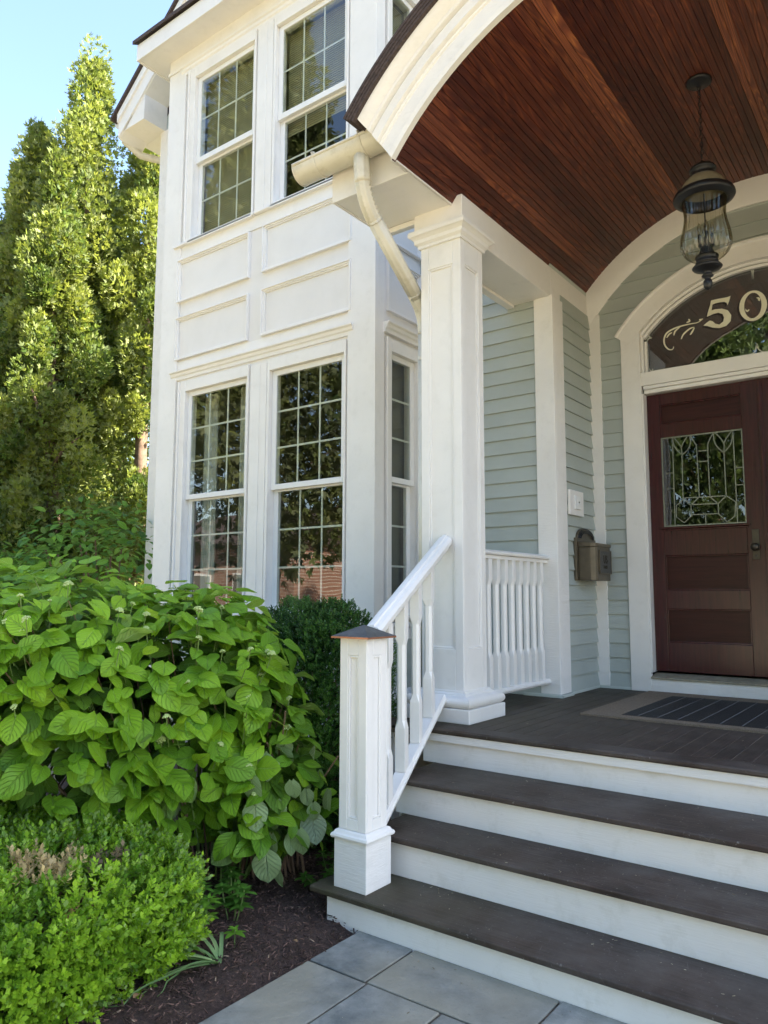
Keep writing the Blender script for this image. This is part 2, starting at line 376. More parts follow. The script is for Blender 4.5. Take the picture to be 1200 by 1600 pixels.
# patio of bluestone pavers
patio = MB().box(-2.105, 2.6, -1.6, 2.64, 0.004, 0.034).build('patio', SAND, kind='structure')
def paver(xa, xb, ya, yb, dz=0.0):
    j = 0.005
    pts = [(xa+j, ya+j), (xb-j, ya+j), (xb-j, yb-j), (xa+j, yb-j)]
    b = MB().prism(pts, 'z', 0.035, 0.045+dz, 0)
    o = b.build('paver', STONE, patio, bevel=0.004); return o
rows = [(2.648, 2.322, [-2.112, -1.825, -1.19, -0.72, 0.10, 0.62, 1.3, 2.0, 2.6]),
        (2.322, 1.72, [-2.112, -1.815, -1.46, -0.86, -0.25, 0.36, 0.97, 1.6, 2.6]),
        (1.72, 1.2, [-2.112, -1.40, -0.80, -0.2, 0.5, 1.3, 2.6])]
rows[1] = (2.322, 1.55, [-2.112, -1.812, -1.488, -0.95, -0.25, 0.36, 0.97, 1.6, 2.6])
for ya, yb, xs in rows:
    for a, b in zip(xs[:-1], xs[1:]): paver(a, b, yb, ya, random.uniform(-0.0015, 0.0015))

# ================================================================ HOUSE
house = thing('house', 'pale sage clapboard house with white two storey bay and arched entrance', 'house')
FW, DW, SX = 5.27, 6.04, -2.33              # front wall, door wall and niche wall planes
def clap(parent, L, h=0.115):
    # one clapboard in local coordinates: x along, y towards the wall, z up
    b = MB(); pr = [(-0.022, 0.0), (-0.004, h+0.012), (0.004, h+0.012), (0.004, 0.0)]
    b.prism(pr, 'x', 0, L)
    return b.mesh('siding_board')
def clap_wall(parent, L, z0, z1, origin, rotz=0.0, pitch=0.115):
    me = clap(parent, L, pitch); n = int(math.ceil((z1-z0)/pitch))
    for k in range(n):
        obj('siding_board', me, SAGE, parent, loc=(origin[0], origin[1], z0+k*pitch), rotz=rotz)
# walls
wf = MB()
wf.box(-7.36, -6.25, FW+0.004, FW+0.2, 0, 7.3); wf.box(-3.60, -2.335, FW+0.004, FW+0.2, 0, 7.3)
wf.box(-2.335, 8.0, FW+0.004, FW+0.2, 4.9, 7.3); wf.box(0.27, 8.0, FW+0.004, FW+0.2, 0, 4.9)  # right end, out of view, lengthened to keep the front in shade
wf.box(-6.25, -3.60, FW+0.004, FW+0.2, 0, 0.6)
frontwall = wf.build('front_wall', SAGE_TRIM, house)
clap_wall(frontwall, 1.10, PZ+0.022, 4.02, (-3.55, FW, 0))
clap_wall(frontwall, 1.12, 4.15, 7.2, (-3.55, FW, 0))
b = MB().box(-3.6, -2.30, FW-0.022, FW+0.004, PZ-0.3, PZ+0.022).build('base_trim', SAGE_TRIM, house, bevel=0.003)
# niche wall facing +X (mailbox wall)
nw = MB().box(-2.55, SX-0.004, FW+0.2, DW+0.15, 0, 4.9).build('niche_wall', SAGE_TRIM, house)
clap_wall(nw, DW-0.02-5.44, PZ+0.022, 3.80, (SX, 5.44, 0), rotz=R(90))
MB().box(0.27, 0.49, FW+0.2, DW+0.15, 0, 4.9).build('niche_wall', SAGE_TRIM, house)
MB().box(SX-0.004, SX+0.022, 5.44, DW-0.02, PZ, PZ+0.022).build('base_trim', SAGE_TRIM, house, bevel=0.003)
MB().box(SX+0.022, -2.05, DW-0.022, DW, PZ, PZ+0.022).build('base_trim', SAGE_TRIM, house, bevel=0.003)
# corner board of the niche (looks like a post)
cb = MB().box(-2.465, -2.308, FW-0.03, FW-0.004, PZ+0.022, 3.80).box(-2.334, -2.308, FW-0.004, 5.44, PZ+0.022, 3.80).build('corner_board', WHITE_ROUGH, house, bevel=0.004)
MB().box(-2.308, -2.286, FW-0.05, 5.44, PZ, PZ+0.022).box(-2.60, -2.286, FW-0.054, FW-0.03, PZ, PZ+0.022).build('base_trim', SAGE_TRIM, house, bevel=0.003)
# door wall: solid sheet with an arched opening
CX0, CZ0 = -1.03, 2.86                      # door arch centre
RO, RI = 1.30, 1.155                        # casing arch outer and inner radius
def wall_strip():
    b = MB(); xs = [SX-0.1+i*(2.8/70) for i in range(71)]
    rm = 0.5*(RO+RI)
    for xa, xb in zip(xs[:-1], xs[1:]):
        def lo(x): return PZ-0.1 if abs(x-CX0) >= 0.95 else CZ0+math.sqrt(max(rm*rm-(x-CX0)**2, 0))
        la, lb = (lo(xa), lo(xb)) if not ((abs(xa-CX0) >= .95) != (abs(xb-CX0) >= .95)) else ((PZ-0.1,)*2)
        if (abs(xa-CX0) >= .95) != (abs(xb-CX0) >= .95): la = lb = PZ-0.1
        b.add([(xa, DW+0.004, la), (xb, DW+0.004, lb), (xb, DW+0.004, 4.95), (xa, DW+0.004, 4.95),
               (xa, DW+0.14, la), (xb, DW+0.14, lb), (xb, DW+0.14, 4.95), (xa, DW+0.14, 4.95)],
              [(0,1,2,3), (4,7,6,5), (0,4,5,1)])
    return b
dwall = wall_strip().build('door_wall', SAGE_TRIM, house)
pitch = 0.115
def dboard(xa0, xa1, xb0, xb1, z):
    # board with sloping ends: bottom from xa0..xa1, top xb0..xb1
    y0, y1 = DW-0.021, DW-0.004
    v = [(xa0,y0,z),(xa1,y0,z),(xb1,y1,z+pitch+.010),(xb0,y1,z+pitch+.010),(xa0,DW+.003,z),(xa1,DW+.003,z),(xb1,DW+.003,z+pitch+.010),(xb0,DW+.003,z+pitch+.010)]
    MB().add(v, [(0,1,2,3),(4,7,6,5),(0,4,5,1),(1,5,6,2),(2,6,7,3),(3,7,4,0)]).build('siding_board', SAGE, dwall)
z = PZ+0.022; k = 0
RT = 1.53                                    # vault trim inner radius
while z < 4.40:
    zt = z+pitch+0.01
    def vx(zz):
        h = zz-AZ; R_ = 1.62
        return AX-math.sqrt(max(R_*R_-h*h, 0)) if h > 0 else -9
    def cx(zz):
        h = zz-CZ0; R_ = 0.5*(RO+RI)
        if zz < 3.60: return CX0-0.975
        return CX0-math.sqrt(max(R_*R_-h*h, 0)) if h < R_ else CX0
    lb, lt = max(SX+0.05, vx(z)), max(SX+0.05, vx(zt)); rb, rt = cx(z), cx(zt)
    mirror = z > 3.4
    full = zt > CZ0+0.5*(RO+RI)-0.02
    if full and z >= CZ0+0.5*(RO+RI)-0.06: dboard(lb, 2*AX-lb, lt, 2*AX-lt, z)
    else:
        dboard(lb, rb, lt, rt, z); dboard(2*AX-rb, 2*AX-lb, 2*AX-rt, 2*AX-lt, z)
    z += pitch; k += 1
# corner board between niche wall and door wall
MB().box(SX+0.002, -2.225, DW-0.026, DW-0.002, PZ+0.022, 3.86).build('corner_board', WHITE, house, bevel=0.003)
MB().box(2*AX+2.225, 0.27, DW-0.026, DW-0.002, PZ+0.022, 3.86).build('corner_board', WHITE, house, bevel=0.003)
# vault trim on the door wall
tr = MB().sweep_arc([(RT, DW-0.02), (RT+0.012, DW-0.028), (AR+0.01, DW-0.028), (AR+0.01, DW-0.002), (RT, DW-0.002)], AX, AZ, R(-57.5), R(57.5), 64)
tr.build('arch_trim', WHITE, house, smooth=True)

# ---- door set
YC = DW-0.03
for s in (-1, 1):
    xo, xi = CX0+s*1.02, CX0+s*0.862
    MB().box(xo, xi, YC, DW+0.02, PZ, 3.645).build('door_casing', WHITE, house, bevel=0.004)
aa = math.acos((3.63-CZ0)/RO)
b = MB().sweep_arc([(RO+0.012, YC-0.02), (RO+0.012, DW+.002), (RI, DW+.002), (RI, YC-.003), (RO-0.01, YC-.003), (RO, YC-0.02)], CX0, CZ0, -0.945, 0.945, 48)
b.build('arched_casing', WHITE, house, smooth=True)
b = MB().sweep_arc([(RI, DW+.004), (RI, DW+.03), (RI-0.022, DW+.03), (RI-0.022, DW+.004)], CX0, CZ0, -0.88, 0.88, 48)
b.sweep_arc([(RI-0.022, DW+.032), (RI-0.022, DW+.07), (RI-0.045, DW+.07), (RI-0.045, DW+.032)], CX0, CZ0, -0.86, 0.86, 48)
for s in (-1, 1):
    xi = CX0+s*0.862
    b.box(xi, xi-s*0.014, YC+0.008, DW+0.10, PZ+0.15, 3.11+0.0)
    b.box(xi, xi-s*0.02, DW+0.004, DW+0.03, 3.285, 3.60); b.box(xi-s*.02, xi-s*0.04, DW+0.032, DW+0.07, 3.285, 3.56)
b.build('jamb', WHITE, house, bevel=0.002)
# header and transom sill
b = MB().box(CX0-0.862, CX0+0.862, YC+0.004, DW+0.10, 3.175, 3.285).box(CX0-0.848, CX0+0.848, YC+0.012, DW+0.10, 3.145, 3.172).box(CX0-0.848, CX0+0.848, YC+0.03, DW+0.10, 3.112, 3.143)
b.build('transom_bar', WHITE, house, bevel=0.003)
# threshold
MB().box(CX0-0.862, CX0+0.862, DW-0.026, DW+0.10, PZ, 0.828).build('door_step', WHITE_ROUGH, house, bevel=0.004)
b = MB().prism([(DW-0.04, 0.829), (DW-0.04, 0.842), (DW+0.09, 0.868), (DW+0.12, 0.868), (DW+0.12, 0.829)], 'x', CX0-0.862, CX0+0.862)
b.build('threshold', SILL, house, bevel=0.003)
# transom glass: arch
tg = [(CX0-0.86, 3.28), (CX0+0.86, 3.28)]
for i in range(33):
    a = 0.86-1.72*i/32; tg.append((CX0+1.135*math.sin(a), CZ0+1.135*math.cos(a)))
YG = DW+0.075
trg = MB().prism(tg, 'y', YG, YG+0.005).build('transom_window', TRANSOM, house)
def filled(name, loops, y, th, matl, parent):
    b = MB()
    for lp in loops: b.prism(lp, 'y', y, y-th)
    me = b.mesh(name); return obj(name, me, matl, parent)
FIVE= [(-1.349, 3.803), (-1.304, 3.804), (-1.26, 3.802), (-1.227, 3.801), (-1.205, 3.808), (-1.216, 3.771), (-1.23, 3.736), (-1.237, 3.758), (-1.254, 3.769), (-1.288, 3.773), (-1.319, 3.772), (-1.34, 3.767), (-1.349, 3.722), (-1.321, 3.724), (-1.272, 3.718), (-1.23, 3.694), (-1.207, 3.65), (-1.214, 3.603), (-1.248, 3.572), (-1.297, 3.565), (-1.349, 3.581), (-1.386, 3.602), (-1.415, 3.611), (-1.39, 3.629), (-1.365, 3.642), (-1.345, 3.631), (-1.326, 3.607), (-1.295, 3.594), (-1.268, 3.611), (-1.26, 3.643), (-1.27, 3.674), (-1.3, 3.691), (-1.336, 3.69), (-1.363, 3.682), (-1.386, 3.678), (-1.372, 3.727), (-1.359, 3.764)]
ZO= [(-0.954, 3.679), (-0.957, 3.653), (-0.966, 3.629), (-0.978, 3.607), (-0.994, 3.59), (-1.013, 3.577), (-1.034, 3.57), (-1.055, 3.569), (-1.077, 3.574), (-1.097, 3.584), (-1.115, 3.6), (-1.13, 3.621), (-1.141, 3.645), (-1.147, 3.671), (-1.148, 3.699), (-1.144, 3.725), (-1.136, 3.75), (-1.123, 3.772), (-1.106, 3.79), (-1.087, 3.802), (-1.066, 3.809), (-1.044, 3.809), (-1.023, 3.804), (-1.003, 3.793), (-0.985, 3.776), (-0.971, 3.756), (-0.961, 3.732), (-0.955, 3.706)]
ZI= [(-0.991, 3.685), (-0.994, 3.663), (-0.999, 3.642), (-1.007, 3.624), (-1.018, 3.609), (-1.03, 3.598), (-1.043, 3.591), (-1.056, 3.59), (-1.069, 3.594), (-1.082, 3.602), (-1.093, 3.615), (-1.102, 3.632), (-1.108, 3.652), (-1.112, 3.674), (-1.112, 3.697), (-1.11, 3.72), (-1.104, 3.741), (-1.096, 3.759), (-1.085, 3.774), (-1.073, 3.785), (-1.06, 3.791), (-1.047, 3.792), (-1.033, 3.788), (-1.021, 3.78), (-1.01, 3.766), (-1.001, 3.749), (-0.995, 3.729), (-0.992, 3.708)]
CURL1= [(-1.026, 3.747), (-1.009, 3.748), (-0.997, 3.734), (-1.003, 3.713), (-1.013, 3.722), (-1.014, 3.735)]
CURL2= [(-1.105, 3.68), (-1.093, 3.661), (-1.078, 3.67), (-1.077, 3.659), (-1.091, 3.648), (-1.105, 3.66)]
FLOUR= [[(-1.649, 3.487), (-1.659, 3.465), (-1.69, 3.472), (-1.718, 3.513), (-1.722, 3.564), (-1.699, 3.61), (-1.646, 3.634), (-1.585, 3.644), (-1.519, 3.647), (-1.459, 3.646), (-1.416, 3.666)], [(-1.542, 3.665), (-1.518, 3.671), (-1.525, 3.691)], [(-1.644, 3.578), (-1.633, 3.611), (-1.594, 3.638)], [(-1.587, 3.536), (-1.569, 3.572), (-1.521, 3.607), (-1.484, 3.614)], [(-1.518, 3.557), (-1.499, 3.582), (-1.484, 3.609)], [(-1.701, 3.57), (-1.681, 3.596), (-1.657, 3.606)], [(-1.445, 3.665), (-1.416, 3.666)]]
BORD= [[(-1.821, 3.334), (-1.831, 3.313), (-1.85, 3.33), (-1.861, 3.378), (-1.862, 3.562), (-1.851, 3.594), (-1.821, 3.595)], [(-1.821, 3.595), (-1.843, 3.612), (-1.834, 3.647), (-1.723, 3.748), (-1.576, 3.856), (-1.388, 3.94), (-1.208, 3.987), (-1.078, 3.998), (-1.049, 3.974), (-1.042, 3.9)], [(-1.042, 3.9), (-1.037, 3.961), (-1.023, 3.987), (-0.933, 3.986)], [(-1.831, 3.313), (-1.739, 3.313), (-1.46, 3.31), (-1.195, 3.312), (-1.076, 3.314), (-1.049, 3.344), (-1.039, 3.384), (-1.031, 3.345), (-1.001, 3.315), (-0.966, 3.31)]]
CAME= [[(-1.688, 2.739), (-1.694, 2.026)], [(-1.237, 2.735), (-1.235, 2.027)], [(-1.751, 2.454), (-1.694, 2.453)], [(-1.756, 2.327), (-1.695, 2.326)], [(-1.231, 2.447), (-1.182, 2.447)], [(-1.233, 2.314), (-1.183, 2.314)], [(-1.62, 2.59), (-1.625, 2.244)], [(-1.684, 2.729), (-1.681, 2.683), (-1.657, 2.635), (-1.62, 2.59)], [(-1.555, 2.73), (-1.552, 2.677), (-1.576, 2.626), (-1.62, 2.59)], [(-1.675, 2.733), (-1.646, 2.693), (-1.624, 2.654), (-1.62, 2.59)], [(-1.576, 2.731), (-1.603, 2.692), (-1.621, 2.654)], [(-1.546, 2.729), (-1.519, 2.673), (-1.507, 2.618), (-1.503, 2.246)], [(-1.381, 2.734), (-1.413, 2.678), (-1.425, 2.608), (-1.424, 2.242)], [(-1.308, 2.582), (-1.307, 2.238)], [(-1.379, 2.732), (-1.374, 2.669), (-1.347, 2.613), (-1.309, 2.577)], [(-1.238, 2.731), (-1.249, 2.658), (-1.275, 2.609), (-1.309, 2.577)], [(-1.367, 2.736), (-1.332, 2.695), (-1.306, 2.643), (-1.308, 2.582)], [(-1.246, 2.732), (-1.284, 2.688), (-1.306, 2.643)], [(-1.496, 2.608), (-1.43, 2.604)], [(-1.496, 2.523), (-1.429, 2.52)], [(-1.625, 2.244), (-1.307, 2.238)], [(-1.626, 2.231), (-1.679, 2.186), (-1.682, 2.096), (-1.624, 2.047), (-1.567, 2.098), (-1.568, 2.182), (-1.625, 2.24)], [(-1.307, 2.238), (-1.366, 2.181), (-1.369, 2.104), (-1.308, 2.035), (-1.251, 2.079), (-1.242, 2.186), (-1.307, 2.238)], [(-1.564, 2.187), (-1.37, 2.182)], [(-1.563, 2.107), (-1.373, 2.104)], [(-1.507, 2.24), (-1.564, 2.187)], [(-1.425, 2.24), (-1.37, 2.183)], [(-1.463, 2.101), (-1.462, 2.029)]]

def ring(name, A, B, y, th, matl, parent):
    n = len(A); v = [(p[0], y, p[1]) for p in A]+[(p[0], y, p[1]) for p in B]+[(p[0], y-th, p[1]) for p in A]+[(p[0], y-th, p[1]) for p in B]
    f = []
    for i in range(n):
        j = (i+1) % n; f += [(i, j, n+j, n+i), (2*n+i, 3*n+i, 3*n+j, 2*n+j), (i, 2*n+i, 2*n+j, j), (n+i, n+j, 3*n+j, 3*n+i)]
    return MB().add(v, f).build(name, matl, parent)
def off(l, dx, dz): return [(x+dx, z+dz) for x, z in l]
def ribbon(name, lines, y, w, matl, parent, th=0.0008, taper=False):
    b = MB()
    for L in lines:
        # resample smooth
        P_ = [Vector((p[0], p[1])) for p in L]
        Q = []
        for i in range(len(P_)-1):
            p0, p1, p2, p3 = P_[max(i-1,0)], P_[i], P_[i+1], P_[min(i+2,len(P_)-1)]
            m = 5 if 2 < len(P_) != 7 else 1
            for t_ in range(m):
                t = t_/m; Q.append(0.5*((2*p1)+(-p0+p2)*t+(2*p0-5*p1+4*p2-p3)*t*t+(-p0+3*p1-3*p2+p3)*t**3))
        Q.append(P_[-1]); n = len(Q); A, B = [], []
        for i, q in enumerate(Q):
            d = (Q[min(i+1,n-1)]-Q[max(i-1,0)]); d = d.normalized() if d.length > 1e-6 else Vector((1,0)); nn = Vector((-d.y, d.x))
            ww = w*(0.35+0.65*math.sin(math.pi*min(1, (i+0.6)/(n)))) if taper else w
            A.append(q+nn*ww/2); B.append(q-nn*ww/2)
        v = [(p.x, y, p.y) for p in A]+[(p.x, y, p.y) for p in B]+[(p.x, y-th, p.y) for p in A]+[(p.x, y-th, p.y) for p in B]
        f = []
        for i in range(n-1): f += [(i, i+1, n+i+1, n+i), (2*n+i, 3*n+i, 3*n+i+1, 2*n+i+1), (i, 2*n+i, 2*n+i+1, i+1), (n+i, n+i+1, 3*n+i+1, 3*n+i)]
        b.add(v, f)
    return b.build(name, matl, parent)
filled('number_shadow', [off(FIVE, -0.014, -0.012)], YG-0.0006, 0.0008, BLACKP, trg)
filled('number', [FIVE], YG-0.0022, 0.0008, GOLDLEAF, trg)
ring('number_shadow', off(ZO, -0.016, -0.010), ZI, YG-0.0006, 0.0008, BLACKP, trg)
ring('number', ZO, ZI, YG-0.0022, 0.0008, GOLDLEAF, trg)
filled('number_curl', [CURL1, CURL2], YG-0.0034, 0.0006, GOLDLEAF, trg)
ribbon('flourish', FLOUR, YG-0.0022, 0.014, GOLDLEAF, trg, taper=True)
ribbon('flourish_outline', [off(l, -0.003, -0.004) for l in FLOUR], YG-0.0008, 0.02, BLACKP, trg, taper=True)
ribbon('etched_border', BORD, YG-0.0008, 0.009, ETCH, trg)
# door leaves
def door_leaf(xa, xb, hinge_left):
    W = xb-xa; Y = 6.10
    b = MB(); X = lambda u: xa+u if hinge_left else xb-u
    def bx(u0, u1, z0, z1, y0=Y, y1=Y+0.045, m=0): b.box(X(u0), X(u1), y0, y1, z0, z1, m)
    st0, st1 = 0.107, 0.715                     # stile edges measured from the hinge
    bx(0, st0, 0.885, 3.108); bx(st1, W, 0.885, 3.108)
    for z0, z1 in ((0.885, 1.11), (1.37, 1.515), (1.79, 2.02), (2.745, 2.85), (3.015, 3.108)): bx(st0+.0005, st1-.0005, z0, z1)
    leaf = b.build('door_leaf', MAHOG, house, bevel=0.003)
    for z0, z1 in ((1.11, 1.37), (1.515, 1.79), (2.85, 3.015)):
        p = MB(); p.box(X(st0), X(st1), Y+0.024, Y+0.040, z0, z1); p.build('door_panel', MAHOGP, leaf)
        p = MB()
        for (u0, u1, w0, w1) in ((st0, st1, z0, z0+0.012), (st0, st1, z1-0.012, z1), (st0, st0+0.012, z0+0.012, z1-0.012), (st1-0.012, st1, z0+0.012, z1-0.012)):
            p.box(X(u0), X(u1), Y+0.006, Y+0.0239, w0, w1)
        p.build('panel_moulding', MAHOG, leaf, bevel=0.003)
    MB().box(X(st0-.03), X(st1+.03), Y-0.025, Y-.001, 2.0, 2.016).box(X(st0-.015), X(st1+.015), Y-0.014, Y-.001, 1.985, 1.999).build('glass_ledge', MAHOG, leaf, bevel=0.003)
    MB().box(X(st0), X(st1), Y+0.018, Y+0.024, 2.02, 2.745).build('leaded_glass', GLASS, leaf)
    return leaf, X
leafA, XA = door_leaf(-1.885, -1.037, True)
leafB, XB = door_leaf(-1.023, -0.175, False)
for lf, mir in ((leafA, False), (leafB, True)):
    L = [[(2*-1.03-x if mir else x, z) for x, z in l] for l in CAME]
    ribbon('came', L, 6.1175, 0.0070, LEAD, lf, th=0.004)
    fr = MB(); x_, X_ = (-1.778, -1.170); 
    if mir: x_, X_ = 2*-1.03-X_, 2*-1.03-x_
    for q in ((x_, X_, 2.02, 2.030), (x_, X_, 2.735, 2.745), (x_, x_+.010, 2.03, 2.735), (X_-.010, X_, 2.03, 2.735)): fr.box(q[0], q[1], 6.112, 6.117, q[2], q[3])
    fr.build('came_border', LEAD, lf)
# astragal
MB().box(-1.055, -1.018, 6.085, 6.099, 0.885, 3.105).box(-1.048, -1.026, 6.078, 6.085, 0.885, 3.10).build('astragal', MAHOG, leafA, bevel=0.003)
# knob and plate
b = MB().box(-1.137, -1.088, 6.094, 6.0995, 1.745, 1.970)
pl = b.build('lock_plate', OLDBRASS, leafA, bevel=0.004)
MB().lathe([(0.0, -0.062), (0.02, -0.060), (0.029, -0.048), (0.030, -0.040), (0.024, -0.028), (0.011, -0.018), (0.011, -0.006), (0.019, -0.001), (0.019, 0.0)], (-1.113, 6.094, 1.835), 20, axis='y').build('door_knob', OLDBRASS, leafA, smooth='all')
MB().lathe([(0.0, -0.004), (0.008, -0.004), (0.008, 0)], (-1.113, 6.094, 1.772), 12, axis='y').build('keyhole', BLACKM, leafA)
# rooms behind the glass
b = MB(); b.add([(-2.6,6.19,.75),(.6,6.19,.75),(.6,8.0,.75),(-2.6,8.0,.75),(-2.6,6.19,4.6),(.6,6.19,4.6),(.6,8.0,4.6),(-2.6,8.0,4.6)],[(0,1,2,3),(4,7,6,5),(1,5,6,2),(2,6,7,3),(3,7,4,0)]); b.build('hall_room', DARKIN, house)

def room(xa, xb, ya, yb, za, zb):
    b = MB(); v = [(xa,ya,za),(xb,ya,za),(xb,yb,za),(xa,yb,za),(xa,ya,zb),(xb,ya,zb),(xb,yb,zb),(xa,yb,zb)]
    b.add(v, [(0,1,2,3),(4,7,6,5),(1,5,6,2),(2,6,7,3),(3,7,4,0)]); return b.build('bay_room', DARKIN, house)

CURTAIN = simple('sheer_curtain', (0.55, 0.55, 0.50), 0.9, 0, 0.05)
# ---- windows. local frame: x along the wall, y into the house, z up
def window(origin, rotz, x0, x1, zb, zm0, zm1, zt, rows, cas, head, blind=False, cols=3, curtain=False):
    """x0..x1 glass width; zm0/zm1 bottom/top of the meeting rail; cas=(left,right,top,bottom) casing widths; head: cornice"""
    l, r_, t, bt = cas
    b = MB(); s = 0.055                        # stile width
    X0, X1 = x0-s, x1+s
    Z1 = zt+0.05; Z0 = zb-0.07
    # flat casing
    b.box(X0-l, X0, -0.028, 0.0, Z0-bt, Z1+t); b.box(X1, X1+r_, -0.028, 0.0, Z0-bt, Z1+t); b.box(X0+.0005, X1-.0005, -0.028, 0.0, Z1, Z1+t)
    # back band
    if l > .03: b.box(X0-l-0.006, X0-l+0.016, -0.045, -0.0285, Z0-bt, Z1+t)
    if r_ > .03: b.box(X1+r_-0.016, X1+r_+0.006, -0.045, -0.0285, Z0-bt, Z1+t)
    # jambs going in
    b.box(X0-0.012, X0+.0, 0.001, 0.12, Z0, Z1); b.box(X1, X1+0.012, 0.001, 0.12, Z0, Z1); b.box(X0, X1, 0.001, 0.12, Z1, Z1+0.012)
    # sill
    b.box(X0-0.02, X1+0.02, -0.05, 0.10, Z0-0.03, Z0-0.001)
    w = b.build('window', WHITE, house, bevel=0.003, loc=origin, rotz=rotz)
    for (za, zc, y, up) in ((zm1, zt, 0.012, True), (zb, zm0, 0.052, False)):
        q = MB(); tb = (0.05, 0.0) if up else (0.0, 0.07)
        topw = 0.05 if up else 0.045; botw = (zm1-zm0)*0.75 if up else 0.07
        q.box(X0+.002, x0, y, y+0.036, za-botw, zc+topw-.002); q.box(x1, X1-.002, y, y+0.036, za-botw, zc+topw-.002)
        q.box(x0+.0004, x1-.0004, y, y+0.036, zc, zc+topw-.002); q.box(x0+.0004, x1-.0004, y, y+0.036, za-botw, za)
        q.build('sash', VINYL, w, bevel=0.003)
        MB().box(x0, x1, y+0.010, y+0.013, za, zc).build('pane', GLASS, w)
        gy = y+0.016
        mv = MB().box(-0.0075, 0.0075, 0, 0.006, 0, zc-za-.002).mesh('muntin')
        for c in range(1, cols): obj('muntin', mv, VINYL, w, loc=(x0+(x1-x0)*c/cols, gy, za+.001))
        mh = MB().box(0.001, x1-x0-.001, 0.001, 0.005, -0.008, 0.008).mesh('muntin')
        nr = rows
        for c in range(1, nr): obj('muntin', mh, VINYL, w, loc=(x0, gy+.0001, za+(zc-za)*c/nr))
    if curtain:
        q = MB(); xa, xb = x0-.04, x0+(x1-x0)*.30
        for (ca, cb) in ((x0-.05, x0+(x1-x0)*.20), (x0+(x1-x0)*.62, x0+(x1-x0)*.86)):
            V = []; m_ = 40
            for i in range(m_+1):
                x = ca+(cb-ca)*i/m_; yy = .22+.018*math.sin(i*1.35)+.008*math.sin(i*.5); V += [(x, yy, zb-.1), (x, yy, zt+.05)]
            q.add(V, [(2*i, 2*i+2, 2*i+3, 2*i+1) for i in range(m_)])
        q.build('curtain', CURTAIN, w, smooth='all')
    if blind:
        q = MB(); z = zb-.02 if x0 < -5 else zm0-.10
        while z < zt+.02:
            q.add([(x0-.03, 0.125, z), (x1+.03, 0.125, z), (x1+.03, 0.132, z+.0245), (x0-.03, 0.132, z+.0245)], [(0,1,2,3)]); z += 0.022
        q.build('window_blind', BLIND, w, kind='stuff')
    return w
BY = 4.60; BX0, BX1 = -6.30, -3.55
LR = (1.375, 2.372, 2.435, 3.415); UR = (5.09, 5.845, 5.92, 6.755)
bay = MB()
T = 0.08
# front skin of the bay, pieced round the windows
for x0, x1 in ((BX0, -5.90), (-4.99, -4.72), (-3.84, BX1-.0)):
    bay.box(x0, x1, BY, BY+T, 0.25, 7.15)
for x0, x1 in ((-5.90, -4.99), (-4.72, -3.84)):
    for z0, z1 in ((0.25, 1.30), (3.47, 5.02), (6.81, 7.15)): bay.box(x0, x1, BY, BY+T, z0, z1)
# sides
for (xa, xb) in ((BX1-T, BX1), (BX0, BX0+T)):
    bay.box(xa, xb, BY+T, 4.785, 0.25, 7.15); bay.box(xa, xb, 5.185, FW, 0.25, 7.15)
    for z0, z1 in ((0.25, 1.30), (3.47, 5.02), (6.81, 7.15)): bay.box(xa, xb, 4.785, 5.185, z0, z1)
bayo = bay.build('bay_wall', PANELW, house)
room(BX0+T+.01, BX1-T-.06, BY+T+.08, 7.9, 0.6, 4.0); room(BX0+T+.01, BX1-T-.06, BY+T+.08, 7.9, 4.05, 7.2)
MB().box(BX0+.02, BX1-.02, BY+.02, FW, 0.02, 0.249).build('bay_foundation', CONC, house)
FY = BY-0.001
W = []
for x0, x1, ca in ((-5.835, -5.062, (0.165, 0.10)), (-4.660, -3.905, (0.10, 0.0))):
    W.append(window((0, FY, 0), 0, x0, x1, *LR, 3, (ca[0]-.07, 0.02 if ca[1] == 0 else .02, 0.105, 0.03), True, curtain=(x0 < -5)))
    W.append(window((0, FY, 0), 0, x0, x1, *UR, 2, (ca[0]-.07, 0.02, 0.105, 0.01), True, blind=True))
# corner boards and mullion trims
def trim(name, boxes, m=WHITE, bv=0.003):
    b = MB()
    for q in boxes: b.box(*q)
    return b.build(name, m, house, bevel=bv)
trim('corner_board', [(-3.815, BX1+.022, FY-0.024, FY-.0005, 0.25, 7.00), (BX1+.0005, BX1+.022, FY+.0, 4.70, 0.25, 7.00)])
trim('corner_board', [(BX0-.022, -6.05, FY-0.024, FY-.0005, 0.25, 7.00), (BX0-.022, BX0-.0005, FY, 4.70, 0.25, 7.0)])
for z0, z1 in ((1.27, 3.55), (5.03, 6.90)): trim('mullion_board', [(-4.965, -4.755, FY-0.024, FY-.0005, z0, z1), (-4.885, -4.835, FY-0.030, FY-.0245, z0, z1)])
